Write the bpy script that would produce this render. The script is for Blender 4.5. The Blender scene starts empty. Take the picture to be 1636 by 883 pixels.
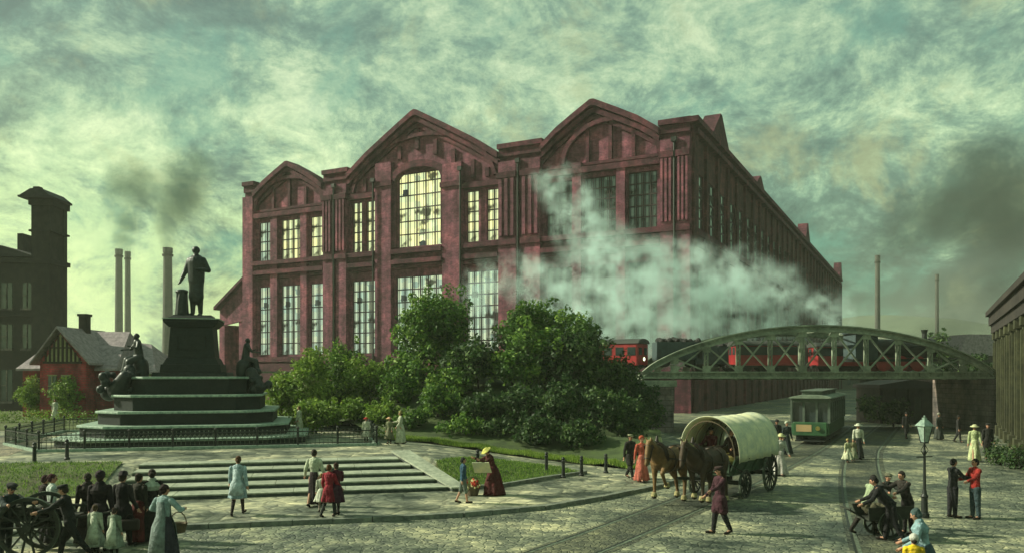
import bpy, math, random
from math import sin, cos, pi, radians, sqrt, atan2
from mathutils import Vector, Matrix
random.seed(7)
S = bpy.context.scene
COL = S.collection
# ------------------------------------------------------------------ survey of the place (metres)
F, U0, V0, H = 1283.0, 818.0, 598.0, 4.3
def P(u, v, z=0.0):            # point at height z seen along a sight line
    Y = (H - z) * F / (v - V0)
    return Vector(((u - U0) / F * Y, Y, z))
def XY(u, Y): return (u - U0) / F * Y
def ZV(v, Y): return H - (v - V0) * Y / F

# ------------------------------------------------------------------ mesh helpers
class MB:
    def __init__(s): s.v = []; s.f = []; s.M = None
    def add(s, vs, fs, M=None):
        n = len(s.v); M = M or s.M
        if M is not None: vs = [M @ Vector(p) for p in vs]
        s.v += [tuple(p) for p in vs]; s.f += [tuple(i + n for i in f) for f in fs]; return s
    def box(s, x0, x1, y0, y1, z0, z1, M=None):
        if x0 > x1: x0, x1 = x1, x0
        if y0 > y1: y0, y1 = y1, y0
        if z0 > z1: z0, z1 = z1, z0
        return s.add([(x0,y0,z0),(x1,y0,z0),(x1,y1,z0),(x0,y1,z0),(x0,y0,z1),(x1,y0,z1),(x1,y1,z1),(x0,y1,z1)],
              [(0,3,2,1),(4,5,6,7),(0,1,5,4),(1,2,6,5),(2,3,7,6),(3,0,4,7)], M)
    def bar(s, a, b, w, h=None, M=None):
        a, b = Vector(a), Vector(b); h = h or w; d = (b - a).normalized()
        up = Vector((0,0,1)) if abs(d.z) < .95 else Vector((0,1,0))
        x = d.cross(up).normalized() * w/2; y = x.cross(d).normalized() * h/2
        return s.add([a-x-y, a+x-y, a+x+y, a-x+y, b-x-y, b+x-y, b+x+y, b-x+y],
              [(0,3,2,1),(4,5,6,7),(0,1,5,4),(1,2,6,5),(2,3,7,6),(3,0,4,7)], M)
    def tube(s, pts, r, n=8, M=None, closed=False):
        pts = [Vector(p) for p in pts]; k = len(pts); vs = []; prev = None
        rr = r if isinstance(r, (list, tuple)) else [r]*k
        for i, p in enumerate(pts):
            if closed: d = pts[(i+1) % k] - pts[i-1]
            else: d = pts[min(i+1,k-1)] - pts[max(i-1,0)]
            d = d.normalized() if d.length > 1e-9 else Vector((0,0,1))
            if prev is None:
                up = Vector((0,0,1)) if abs(d.z) < .9 else Vector((1,0,0)); x = d.cross(up).normalized()
            else:
                x = (prev - d*prev.dot(d)).normalized()
            prev = x; y = d.cross(x)
            vs += [p + (x*cos(2*pi*j/n) + y*sin(2*pi*j/n))*rr[i] for j in range(n)]
        fs = [(i*n+j, i*n+(j+1) % n, (i+1)*n+(j+1) % n, (i+1)*n+j) for i in range(k-1) for j in range(n)]
        if closed: fs += [((k-1)*n+j, (k-1)*n+(j+1) % n, (j+1) % n, j) for j in range(n)]
        else: fs += [tuple(range(n-1,-1,-1)), tuple((k-1)*n+j for j in range(n))]
        return s.add(vs, fs, M)
    def lathe(s, prof, n=16, c=(0,0,0), M=None, sx=1, sy=1, wob=None):
        c = Vector(c); vs = []; k = len(prof)
        for i, (r, z) in enumerate(prof):
            for j in range(n):
                a = 2*pi*j/n; q = r * (1 + (wob(a, z) if wob else 0))
                vs.append(c + Vector((q*cos(a)*sx, q*sin(a)*sy, z)))
        fs = [(i*n+j, i*n+(j+1) % n, (i+1)*n+(j+1) % n, (i+1)*n+j) for i in range(k-1) for j in range(n)]
        fs += [tuple(range(n-1,-1,-1)), tuple((k-1)*n+j for j in range(n))]
        return s.add(vs, fs, M)
    def prism(s, poly, y0, y1, M=None):       # polygon in x,z pushed along y
        n = len(poly)
        vs = [(x, y0, z) for x, z in poly] + [(x, y1, z) for x, z in poly]
        fs = [tuple(range(n)), tuple(range(2*n-1, n-1, -1))] + [(i, i+n, (i+1) % n + n, (i+1) % n) for i in range(n)]
        return s.add(vs, fs, M)
    def slab(s, poly, z0, z1, M=None):        # polygon in x,y pushed along z
        n = len(poly)
        vs = [(x, y, z0) for x, y in poly] + [(x, y, z1) for x, y in poly]
        fs = [tuple(range(n-1,-1,-1)), tuple(range(n, 2*n))] + [(i, (i+1) % n, (i+1) % n + n, i+n) for i in range(n)]
        return s.add(vs, fs, M)
    def cap(s, a, ra, b=None, rb=None, n=12, sq=None, M=None):   # tapered capsule; sq = (sx,sy,sz) squash about its middle
        a = Vector(a); b = Vector(b) if b is not None else a + Vector((0,0,1e-4)); rb = ra if rb is None else rb
        d = (b - a); L = d.length; d = d.normalized()
        up = Vector((1,0,0)) if abs(d.x) < .8 else Vector((0,1,0)); x = d.cross(up).normalized(); y = d.cross(x)
        rings = []
        for t in (-85,-60,-30): rings.append((a + d*ra*sin(radians(t)), ra*cos(radians(t))))
        rings += [(a, ra), (b, rb)]
        for t in (30,60,85): rings.append((b + d*rb*sin(radians(t)), rb*cos(radians(t))))
        vs = [p + (x*cos(2*pi*j/n) + y*sin(2*pi*j/n))*r for p, r in rings for j in range(n)]
        if sq:
            m = (a+b)/2; vs = [m + Vector(((q-m).x*sq[0], (q-m).y*sq[1], (q-m).z*sq[2])) for q in vs]
        k = len(rings)
        fs = [(i*n+j, (i+1)*n+j, (i+1)*n+(j+1) % n, i*n+(j+1) % n) for i in range(k-1) for j in range(n)]
        fs += [tuple(range(n)), tuple((k-1)*n+j for j in range(n-1,-1,-1))]
        return s.add(vs, fs, M)
    def mesh(s, name):
        me = bpy.data.meshes.new(name); me.from_pydata(s.v, [], s.f); me.update(); return me
    def build(s, name, mat, parent=None, smooth=False, bevel=0, remesh=0, loc=None, fix=True, relax=2):
        me = s.mesh(name)
        if fix:
            import bmesh
            bm = bmesh.new(); bm.from_mesh(me); bmesh.ops.recalc_face_normals(bm, faces=bm.faces); bm.to_mesh(me); bm.free()
        o = bpy.data.objects.new(name, me); COL.objects.link(o)
        if remesh:
            m = o.modifiers.new('r', 'REMESH'); m.mode = 'VOXEL'; m.voxel_size = remesh
            if relax:
                m = o.modifiers.new('s', 'SMOOTH'); m.factor = .5; m.iterations = relax
            dg = bpy.context.evaluated_depsgraph_get()
            ne = bpy.data.meshes.new_from_object(o.evaluated_get(dg)); o.modifiers.clear(); o.data = ne
            bpy.data.meshes.remove(me); ne.name = name; smooth = True
        mats = mat if isinstance(mat, (list, tuple)) else [mat]
        for m in mats: o.data.materials.append(m)
        if smooth: o.data.polygons.foreach_set('use_smooth', [True]*len(o.data.polygons))
        if bevel:
            b = o.modifiers.new('b', 'BEVEL'); b.width = bevel; b.segments = 2; b.limit_method = 'ANGLE'
        if parent is not None: o.parent = parent
        if loc is not None: o.location = loc
        return o

def tag(o, label=None, cat=None, group=None, kind=None):
    if label: o['label'] = label
    if cat: o['category'] = cat
    if group: o['group'] = group
    if kind: o['kind'] = kind
    return o
def thing(name, loc, rz=0, label=None, cat=None, group=None):
    o = bpy.data.objects.new(name, None); COL.objects.link(o); o.location = loc; o.rotation_euler = (0,0,rz)
    return tag(o, label, cat, group)
def kids(o): return [c for c in bpy.data.objects if c.parent is o]
def copy_tree(o, parent=None):
    c = o.copy(); COL.objects.link(c)
    if parent is not None: c.parent = parent
    for ch in kids(o): copy_tree(ch, c)
    return c

# ------------------------------------------------------------------ materials
def nodes(name):
    m = bpy.data.materials.new(name); m.use_nodes = True; nt = m.node_tree; nt.nodes.clear()
    o = nt.nodes.new('ShaderNodeOutputMaterial'); b = nt.nodes.new('ShaderNodeBsdfPrincipled')
    nt.links.new(b.outputs[0], o.inputs[0]); return m, nt, b, o
def N(nt, typ, **kw):
    n = nt.nodes.new(typ)
    for k, v in kw.items():
        if k.startswith('i_'): n.inputs[k[2:].replace('_', ' ')].default_value = v
        else: setattr(n, k, v)
    return n
def ramp(nt, src, stops):
    r = nt.nodes.new('ShaderNodeValToRGB'); e = r.color_ramp.elements
    while len(e) < len(stops): e.new(.5)
    for i, (p, c) in enumerate(stops):
        e[i].position = p; e[i].color = (c[0], c[1], c[2], 1) if not isinstance(c, (int, float)) else (c, c, c, 1)
    nt.links.new(src, r.inputs[0]); return r
def mix(nt, fac, a, b, mode='MIX'):
    m = nt.nodes.new('ShaderNodeMix'); m.data_type = 'RGBA'; m.blend_type = mode
    for sock, val in ((m.inputs[0], fac), (m.inputs[6], a), (m.inputs[7], b)):
        if hasattr(val, 'links') or isinstance(val, bpy.types.NodeSocket): nt.links.new(val, sock)
        elif isinstance(val, (int, float)): sock.default_value = val
        else: sock.default_value = (val[0], val[1], val[2], 1)
    return m.outputs[2]
def M_(name, c1, c2=None, scale=3, rough=.8, bump=.2, metal=0, spec=.3, detail=6, bscale=None, grime=0, coord='Object', bdist=.02):
    m, nt, b, o = nodes(name); c2 = c2 or tuple(x*.6 for x in c1)
    tc = N(nt, 'ShaderNodeTexCoord')
    n1 = N(nt, 'ShaderNodeTexNoise', i_Scale=scale, i_Detail=detail, i_Roughness=.65); nt.links.new(tc.outputs[coord], n1.inputs['Vector'])
    r = ramp(nt, n1.outputs[0], [(.32, c2), (.68, c1)]); col = r.outputs[0]
    if grime:
        n2 = N(nt, 'ShaderNodeTexNoise', i_Scale=scale*.17, i_Detail=4); nt.links.new(tc.outputs[coord], n2.inputs['Vector'])
        r2 = ramp(nt, n2.outputs[0], [(.35, 1-grime), (.65, 1.0)]); col = mix(nt, 1.0, col, r2.outputs[0], 'MULTIPLY')
    nt.links.new(col, b.inputs['Base Color'])
    b.inputs['Roughness'].default_value = rough; b.inputs['Metallic'].default_value = metal; b.inputs['Specular IOR Level'].default_value = spec
    if bump:
        nb = N(nt, 'ShaderNodeTexNoise', i_Scale=bscale or scale*4, i_Detail=5); nt.links.new(tc.outputs[coord], nb.inputs['Vector'])
        bp = N(nt, 'ShaderNodeBump', i_Strength=bump, i_Distance=bdist); nt.links.new(nb.outputs[0], bp.inputs['Height']); nt.links.new(bp.outputs[0], b.inputs['Normal'])
    return m

def brick_mat(name, c1, c2, mortar, scale=1.0, bw=.5, bh=.18, grime=.45):
    m, nt, b, o = nodes(name); tc = N(nt, 'ShaderNodeTexCoord')
    # bricks laid on both wall directions: swap coordinates by the surface normal
    sx = N(nt, 'ShaderNodeSeparateXYZ'); nt.links.new(tc.outputs['Object'], sx.inputs[0])
    ad = N(nt, 'ShaderNodeMath', operation='ADD'); nt.links.new(sx.outputs[0], ad.inputs[0]); nt.links.new(sx.outputs[1], ad.inputs[1])
    cx = N(nt, 'ShaderNodeCombineXYZ'); nt.links.new(ad.outputs[0], cx.inputs[0]); nt.links.new(sx.outputs[2], cx.inputs[1])
    bt = N(nt, 'ShaderNodeTexBrick', i_Scale=scale, i_Mortar_Size=.02); bt.inputs['Brick Width'].default_value = bw; bt.inputs['Row Height'].default_value = bh
    bt.inputs['Color1'].default_value = (*c1, 1); bt.inputs['Color2'].default_value = (*c2, 1); bt.inputs['Mortar'].default_value = (*mortar, 1)
    nt.links.new(cx.outputs[0], bt.inputs['Vector'])
    n2 = N(nt, 'ShaderNodeTexNoise', i_Scale=.22, i_Detail=8, i_Roughness=.7); nt.links.new(tc.outputs['Object'], n2.inputs['Vector'])
    r2 = ramp(nt, n2.outputs[0], [(.36, (1-grime,)*3), (.5, (.85,.8,.85)), (.64, (1.5,1.25,1.2))])
    col = mix(nt, 1.0, bt.outputs[0], r2.outputs[0], 'MULTIPLY')
    n5 = N(nt, 'ShaderNodeTexNoise', i_Scale=1.1, i_Detail=9, i_Roughness=.75); nt.links.new(tc.outputs['Object'], n5.inputs['Vector'])
    col = mix(nt, 1.0, col, ramp(nt, n5.outputs[0], [(.36, (.45,.45,.5)), (.5, (.95,.9,.95)), (.64, (1.5,1.35,1.4))]).outputs[0], 'MULTIPLY')
    mp = N(nt, 'ShaderNodeMapping'); mp.inputs['Scale'].default_value = (1.6,1.6,.12); nt.links.new(tc.outputs['Object'], mp.inputs[0])
    n3 = N(nt, 'ShaderNodeTexNoise', i_Scale=1.0, i_Detail=5); nt.links.new(mp.outputs[0], n3.inputs['Vector'])
    r3 = ramp(nt, n3.outputs[0], [(.3, .45), (.6, 1.0)]); col = mix(nt, .7, col, r3.outputs[0], 'MULTIPLY')
    nt.links.new(col, b.inputs['Base Color']); b.inputs['Roughness'].default_value = .85; b.inputs['Specular IOR Level'].default_value = .2
    bp = N(nt, 'ShaderNodeBump', i_Strength=.4, i_Distance=.03); nt.links.new(n3.outputs[0], bp.inputs['Height']); nt.links.new(bp.outputs[0], b.inputs['Normal'])
    return m

def pane_mat(name, warm, cool, dark, emit, cell=.9):
    """old workshop glass: a different tone for each little pane; its brightness is a glow put into the colour"""
    m, nt, b, o = nodes(name); tc = N(nt, 'ShaderNodeTexCoord')
    v = N(nt, 'ShaderNodeTexVoronoi', i_Scale=1/cell); v.distance = 'CHEBYCHEV'; v.inputs['Randomness'].default_value = .55
    nt.links.new(tc.outputs['Object'], v.inputs['Vector'])
    n = N(nt, 'ShaderNodeTexNoise', i_Scale=.35, i_Detail=3); nt.links.new(tc.outputs['Object'], n.inputs['Vector'])
    sp = N(nt, 'ShaderNodeSeparateColor'); nt.links.new(v.outputs['Color'], sp.inputs[0])
    a = ramp(nt, sp.outputs[0], [(.0, dark), (.035, dark), (.06, cool), (.4, warm), (.7, tuple(x*.8 for x in cool)), (1, warm)])
    k = ramp(nt, n.outputs[0], [(.37, .08), (.43, 1.0)])
    col = mix(nt, 1.0, a.outputs[0], k.outputs[0], 'MULTIPLY')
    nt.links.new(col, b.inputs['Base Color']); nt.links.new(col, b.inputs['Emission Color']); b.inputs['Emission Strength'].default_value = emit  # panes glow in their own colour, standing in for bright sky
    b.inputs['Roughness'].default_value = .18; b.inputs['Specular IOR Level'].default_value = .6
    n4 = N(nt, 'ShaderNodeTexNoise', i_Scale=1.5, i_Detail=2); nt.links.new(tc.outputs['Object'], n4.inputs['Vector'])
    bp = N(nt, 'ShaderNodeBump', i_Strength=.25, i_Distance=.05); nt.links.new(n4.outputs[0], bp.inputs['Height']); nt.links.new(bp.outputs[0], b.inputs['Normal'])
    return m

def leaf_mat(name, ca, cb, cc):
    m, nt, b, o = nodes(name)
    at = N(nt, 'ShaderNodeAttribute', attribute_name='tint')
    r = ramp(nt, at.outputs['Fac'], [(.0, ca), (.5, cb), (1, cc)])
    nt.links.new(r.outputs[0], b.inputs['Base Color']); b.inputs['Roughness'].default_value = .6; b.inputs['Specular IOR Level'].default_value = .25
    tr = N(nt, 'ShaderNodeBsdfTranslucent'); nt.links.new(r.outputs[0], tr.inputs[0])
    ms = N(nt, 'ShaderNodeMixShader'); ms.inputs[0].default_value = .3
    nt.links.new(b.outputs[0], ms.inputs[1]); nt.links.new(tr.outputs[0], ms.inputs[2]); nt.links.new(ms.outputs[0], o.inputs[0])
    return m

def road_mat(name, c_dark, c_mid, c_lite, cob=4.5, wet=.35, stretch=(1,1,1)):
    m, nt, b, o = nodes(name); tc = N(nt, 'ShaderNodeTexCoord')
    mp = N(nt, 'ShaderNodeMapping'); mp.inputs['Scale'].default_value = stretch; mp.inputs['Rotation'].default_value = (0,0,.45)
    nt.links.new(tc.outputs['Object'], mp.inputs[0])
    n0 = N(nt, 'ShaderNodeTexNoise', i_Scale=.12, i_Detail=5, i_Roughness=.6); nt.links.new(mp.outputs[0], n0.inputs['Vector'])
    n1 = N(nt, 'ShaderNodeTexNoise', i_Scale=.35, i_Detail=9, i_Roughness=.72); nt.links.new(mp.outputs[0], n1.inputs['Vector'])
    n2 = N(nt, 'ShaderNodeTexNoise', i_Scale=2.6, i_Detail=6, i_Roughness=.7); nt.links.new(mp.outputs[0], n2.inputs['Vector'])
    v = N(nt, 'ShaderNodeTexVoronoi', i_Scale=cob); v.feature = 'DISTANCE_TO_EDGE'; nt.links.new(mp.outputs[0], v.inputs['Vector'])
    vc = N(nt, 'ShaderNodeTexVoronoi', i_Scale=cob); nt.links.new(mp.outputs[0], vc.inputs['Vector'])
    base = ramp(nt, n1.outputs[0], [(.36, c_dark), (.5, c_mid), (.64, c_lite)]).outputs[0]
    sp = N(nt, 'ShaderNodeSeparateColor'); nt.links.new(vc.outputs['Color'], sp.inputs[0])
    base = mix(nt, .75, base, ramp(nt, sp.outputs[0], [(0, (.45,.5,.5)), (1, (1.5,1.45,1.3))]).outputs[0], 'MULTIPLY')
    base = mix(nt, .8, base, ramp(nt, n2.outputs[0], [(.35, (.4,.42,.45)), (.65, (1.35,1.3,1.2))]).outputs[0], 'MULTIPLY')
    base = mix(nt, .9, base, ramp(nt, n0.outputs[0], [(.4, (.45,.52,.55)), (.56, (1.15,1.12,1.05))]).outputs[0], 'MULTIPLY')
    gap = ramp(nt, v.outputs[0], [(0, .55), (.07, 1)]).outputs[0]
    base = mix(nt, 1.0, base, gap, 'MULTIPLY')
    nt.links.new(base, b.inputs['Base Color'])
    rg = ramp(nt, n1.outputs[0], [(.38, .9-wet), (.6, .9)]); nt.links.new(rg.outputs[0], b.inputs['Roughness']); b.inputs['Specular IOR Level'].default_value = .45
    h = ramp(nt, v.outputs[0], [(0, 0), (.15, 1)])
    bp = N(nt, 'ShaderNodeBump', i_Strength=.8, i_Distance=.03); nt.links.new(h.outputs[0], bp.inputs['Height'])
    bp2 = N(nt, 'ShaderNodeBump', i_Strength=.5, i_Distance=.06); nt.links.new(n2.outputs[0], bp2.inputs['Height']); nt.links.new(bp.outputs[0], bp2.inputs['Normal'])
    nt.links.new(bp2.outputs[0], b.inputs['Normal'])
    return m

MAT = {}
MAT['road'] = road_mat('road_cobbles', (.04,.055,.05), (.16,.18,.14), (.42,.42,.29), wet=.5)
MAT['pave'] = road_mat('pavement_stone', (.045,.055,.05), (.2,.215,.17), (.44,.43,.32), cob=1.6, wet=.6)
MAT['path'] = road_mat('gravel_path', (.1,.1,.085), (.22,.2,.16), (.34,.29,.22), cob=6, wet=.1)
MAT['kerb'] = M_('kerb_stone', (.2,.22,.17), (.07,.08,.07), 4, .7, .4)
MAT['tread'] = M_('pale_step_stone', (.42,.45,.34), (.2,.23,.18), 5, .7, .4, grime=.3)  # treads painted pale as lit bands, risers a separate dark tone
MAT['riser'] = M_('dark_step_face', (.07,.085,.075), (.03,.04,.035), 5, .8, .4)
MAT['grass'] = M_('grass', (.09,.14,.03), (.06,.055,.03), 1.1, .9, .8, bscale=30, bdist=.06)
MAT['soil'] = M_('bank_soil', (.06,.09,.025), (.025,.04,.015), 1.2, .95, .6)
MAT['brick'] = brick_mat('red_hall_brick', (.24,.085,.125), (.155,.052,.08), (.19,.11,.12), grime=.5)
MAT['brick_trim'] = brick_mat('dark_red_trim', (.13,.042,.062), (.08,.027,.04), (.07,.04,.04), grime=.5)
MAT['brick_side'] = brick_mat('shaded_side_brick', (.12,.042,.045), (.08,.03,.034), (.06,.035,.035), grime=.5)  # darker copy of the hall brick: side wall's shade put into the colour
MAT['cottage_brick'] = brick_mat('cottage_red_brick', (.42,.06,.07), (.28,.05,.06), (.2,.1,.09), grime=.4)
MAT['sooty'] = M_('sooty_brick', (.05,.042,.036), (.022,.02,.02), 1.5, .9, .4, grime=.3)
MAT['slate'] = M_('slate_roof', (.34,.28,.3), (.15,.12,.14), 3, .6, .5, bscale=10)
MAT['slate_dark'] = M_('dark_roof', (.035,.03,.032), (.018,.016,.017), 2, .7, .4)
MAT['pilaster'] = M_('olive_stone', (.09,.095,.045), (.035,.04,.022), 3, .85, .4, grime=.5)
MAT['timber'] = M_('dark_timber', (.04,.025,.02), None, 6, .8, .4)
MAT['plaster'] = M_('plaster', (.33,.31,.17), (.2,.19,.1), 4, .85, .3)
MAT['pane_warm'] = pane_mat('glowing_hall_glass', (.9,.85,.4), (.6,.7,.42), (.02,.025,.03), .85)
MAT['pane_cool'] = pane_mat('grey_hall_glass', (.66,.74,.5), (.4,.56,.46), (.07,.09,.08), .6)
MAT['pane_dark'] = pane_mat('dark_glass', (.14,.19,.16), (.05,.08,.075), (.015,.02,.02), .12)
MAT['pane_far'] = pane_mat('side_glass', (.22,.33,.22), (.12,.2,.15), (.03,.04,.035), .35, 1.4)
MAT['mullion'] = M_('window_iron', (.045,.028,.03), None, 5, .6, .1)
MAT['stone_black'] = M_('polished_dark_granite', (.014,.022,.02), (.005,.009,.009), 7, .65, .15, spec=.25, grime=.3)
MAT['stone_edge'] = M_('lit_granite_edge', (.36,.46,.36), (.12,.18,.15), 6, .5, .3)  # lit top edges of the dark tiers, painted pale
MAT['bronze'] = M_('dark_bronze', (.02,.03,.028), (.008,.013,.013), 6, .45, .2, metal=.2, spec=.4)
MAT['iron'] = M_('black_iron', (.02,.025,.022), (.01,.012,.012), 8, .5, .2)
MAT['iron_worn'] = M_('worn_iron', (.16,.2,.14), (.02,.028,.024), 9, .6, .2)
MAT['steel'] = M_('bridge_paint', (.38,.43,.31), (.17,.21,.16), 3.5, .65, .3, grime=.5)
MAT['stonewall'] = brick_mat('abutment_stone', (.2,.2,.17), (.13,.13,.11), (.06,.06,.05), bw=.9, bh=.4, grime=.55)
MAT['train_red'] = M_('red_carriage_paint', (.42,.03,.035), (.22,.015,.02), 2, .4, .05, spec=.5, grime=.3)
MAT['train_roof'] = M_('carriage_roof', (.05,.055,.05), None, 3, .7, .2)
MAT['tender'] = M_('blue_grey_wagon', (.05,.08,.08), (.03,.045,.05), 3, .7, .2)
MAT['tram_green'] = M_('tram_green', (.035,.11,.04), (.02,.06,.03), 3, .4, .05, spec=.5)
MAT['tram_grey'] = M_('tram_grey_green', (.12,.15,.12), (.06,.08,.065), 4, .5, .1)
MAT['tram_roof'] = M_('tram_roof_canvas', (.22,.27,.2), (.1,.13,.1), 3, .7, .2)
MAT['glass_dark'] = M_('dark_window', (.04,.055,.055), None, 2, .1, 0, spec=.8)
MAT['canvas'] = M_('wagon_canvas', (.68,.66,.42), (.36,.4,.32), 3, .85, .5, bscale=14)
MAT['wood_green'] = M_('green_wagon_boards', (.06,.11,.06), (.03,.05,.035), 5, .7, .3)
MAT['wood'] = M_('weathered_wood', (.13,.1,.06), (.06,.045,.03), 7, .8, .4)
MAT['wood_dark'] = M_('dark_cart_wood', (.035,.04,.03), (.018,.02,.017), 7, .8, .4)
MAT['straw'] = M_('straw', (.42,.36,.14), (.2,.17,.06), 20, .95, .8, bscale=60)
MAT['coal'] = M_('coal', (.02,.02,.02), (.008,.008,.008), 12, .5, 1, bscale=20, bdist=.1)
MAT['horse'] = M_('brown_horse_coat', (.2,.115,.045), (.06,.035,.016), 4, .6, .15)
MAT['horse2'] = M_('dark_bay_coat', (.055,.032,.016), (.02,.013,.009), 4, .6, .15)
MAT['mane'] = M_('pale_mane', (.42,.37,.18), (.16,.14,.07), 15, .9, .5)
MAT['leather'] = M_('harness_leather', (.03,.02,.015), None, 8, .5, .2)
MAT['brass'] = M_('brass', (.5,.42,.14), None, 8, .35, .1, metal=.8)
MAT['skin'] = M_('skin', (.42,.23,.15), (.35,.18,.12), 10, .6, .05)
MAT['eye'] = M_('eye', (.02,.015,.01), None, 5, .3, 0)
MAT['lip'] = M_('lip', (.3,.08,.07), None, 5, .5, 0)
MAT['leaf_bright'] = leaf_mat('bright_leaves', (.04,.08,.012), (.14,.24,.03), (.34,.44,.08))
MAT['leaf_mid'] = leaf_mat('mid_leaves', (.017,.045,.01), (.075,.165,.025), (.27,.4,.06))
MAT['leaf_dark'] = leaf_mat('dark_leaves', (.009,.026,.009), (.032,.075,.02), (.12,.19,.045))
MAT['bark'] = M_('bark', (.07,.055,.04), (.03,.025,.02), 6, .9, .6)
MAT['far_stack'] = M_('far_chimney_brick', (.1,.1,.085), (.06,.06,.055), .5, .9, .1)
MAT['far_wall'] = M_('far_factory_wall', (.13,.12,.1), (.07,.07,.06), .3, .9, .1)
MAT['orange_wall'] = M_('far_ochre_wall', (.42,.3,.15), (.25,.17,.09), .5, .9, .1)
MAT['hill'] = M_('far_hill', (.09,.12,.075), (.05,.07,.05), .02, .95, .2)
MAT['lampglass'] = M_('lantern_glass', (.3,.4,.33), (.12,.17,.15), 8, .15, 0, spec=.7)
_cloth = {}
def cloth(c, c2=None):
    k = (c, c2)
    if k not in _cloth: _cloth[k] = M_('cloth', c, c2 or tuple(x*.38 for x in c), 7, .9, .9, bscale=14, bdist=.05)
    return _cloth[k]
def lamp_mat():
    m, nt, b, o = nodes('lit_lamp'); b.inputs['Base Color'].default_value = (.9,.95,.7,1)
    b.inputs['Emission Color'].default_value = (.9,1,.7,1); b.inputs['Emission Strength'].default_value = 2.5; return m
MAT['lamp'] = lamp_mat()
# ------------------------------------------------------------------ ground, plaza frame
PL = .12
O = P(720, 783, PL)
ANG = radians(13.5); E1 = Vector((cos(ANG), sin(ANG), 0)); E2 = Vector((-sin(ANG), cos(ANG), 0))
def ab(p): d = Vector((p[0], p[1], 0)) - Vector((O.x, O.y, 0)); return d.dot(E1), d.dot(E2)
def AB(a, b, z=0): return Vector((O.x, O.y, 0)) + E1*a + E2*b + Vector((0,0,z))
def sm(t): t = max(0, min(1, t)); return t*t*(3-2*t)
RISE = .75
STEP_L, STEP_R = -11.3, 0.0
def g(x, y):                 # height of the paved ground and the lawns beyond the kerb
    a, b = ab((x, y))
    if a < STEP_L: T = sm(b/5.2)
    elif a < 0: T = 1 if b > 4.45 else 0
    else: T = sm(b/4.8)
    return PL + RISE * T * (1 - sm((a+1)/8.5))
KERB = [(-60,12.5),(-40,17.0),(-20,20.3),(-14,21.4),(-9.6,22.3),(-4.1,23.6),(-1.5,24.4),(1.0,25.7),(3.0,27.6),(5.6,30.6),(7.6,34),(9.2,38.5),(10.2,45),(10.6,52),(10.9,59.5)]
def road_z(x, y): return 0.0
def sheet(name, poly, zf, mat, step=.6, dz=0):
    """a paved or planted area: outline filled, cut into small cells, laid on the height function"""
    import bmesh
    bm = bmesh.new(); vs = [bm.verts.new((p[0], p[1], 0)) for p in poly]; bm.faces.new(vs)
    xs = [p[0] for p in poly]; ys = [p[1] for p in poly]
    for ax, lo, hi in ((0, min(xs), max(xs)), (1, min(ys), max(ys))):
        k = lo + step
        while k < hi:
            no = (1,0,0) if ax == 0 else (0,1,0); co = (k,0,0) if ax == 0 else (0,k,0)
            bmesh.ops.bisect_plane(bm, geom=bm.verts[:]+bm.edges[:]+bm.faces[:], plane_co=co, plane_no=no); k += step
    for v in bm.verts: v.co.z = zf(v.co.x, v.co.y) + dz
    for f in bm.faces:
        f.normal_update()
        if f.normal.z < 0: f.normal_flip()
    me = bpy.data.meshes.new(name); bm.to_mesh(me); bm.free(); me.materials.append(mat)
    me.polygons.foreach_set('use_smooth', [True]*len(me.polygons))
    o = bpy.data.objects.new(name, me); COL.objects.link(o); return o

# earth and road: one sheet to the horizon
r = MB(); r.add([(-1500,-60,0),(1500,-60,0),(1500,2500,0),(-1500,2500,0)], [(0,1,2,3)])
tag(r.build('road', MAT['road']), kind='structure')
# kerb and pavement
pave_poly = KERB + [(-20,59.5),(-20,75),(-60,75)]
BE = [P(620,703,.87), P(655,704,.87), P(720,707,.85), P(800,716,.66), P(870,726,.42), P(930,737,.25), P(1010,750,.12), Vector((8.4,44,.12)), Vector((9.3,52,.12)), Vector((9.6,59.0,.12))]
pave_poly = [tuple(k) for k in KERB] + [(9.6,59.5)] + [(p.x, p.y) for p in reversed(BE[:-1])] + [(-10,60),(-20,75),(-60,75)]
tag(sheet('pavement', pave_poly, g, MAT['pave'], .8), kind='structure')
kb = MB()
for i in range(len(KERB)-1):
    a, b_ = Vector((*KERB[i],0)), Vector((*KERB[i+1],0)); n = int((b_-a).length/1.2)+1
    nrm = Vector(((b_-a).y, -(b_-a).x, 0)).normalized()
    for k in range(n):
        p, q = a.lerp(b_, k/n), a.lerp(b_, (k+.985)/n); w = random.uniform(-.008,.008)
        kb.add([p+nrm*.16+Vector((0,0,-.05)), q+nrm*.16+Vector((0,0,-.05)), q-nrm*.1+Vector((0,0,-.05)), p-nrm*.1+Vector((0,0,-.05)),
                p+nrm*.14+Vector((0,0,.135+w)), q+nrm*.14+Vector((0,0,.135+w)), q-nrm*.1+Vector((0,0,.135+w)), p-nrm*.1+Vector((0,0,.135+w))],
               [(0,3,2,1),(4,5,6,7),(0,1,5,4),(1,2,6,5),(2,3,7,6),(3,0,4,7)])
tag(kb.build('kerb', MAT['kerb']), kind='structure')
# steps
st = thing('stone_steps', AB(STEP_L, 0, PL), ANG, 'wide flight of five shallow stone steps below the dark monument', 'steps')
for i in range(5):
    b0 = i*1.08; b1 = 5.3 if i == 4 else (i+1)*1.08 + .02
    zt = .15*(i+1) - (.004 if i == 4 else 0) + (.008 if i == 4 else 0); w = -STEP_L - .36*i
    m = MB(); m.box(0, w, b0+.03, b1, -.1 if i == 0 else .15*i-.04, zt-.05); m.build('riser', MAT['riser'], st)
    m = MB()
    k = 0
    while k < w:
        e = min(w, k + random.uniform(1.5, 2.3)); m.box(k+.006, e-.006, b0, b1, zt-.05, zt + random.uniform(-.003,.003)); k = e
    m.build('tread', MAT['tread'], st, bevel=.01)
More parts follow.
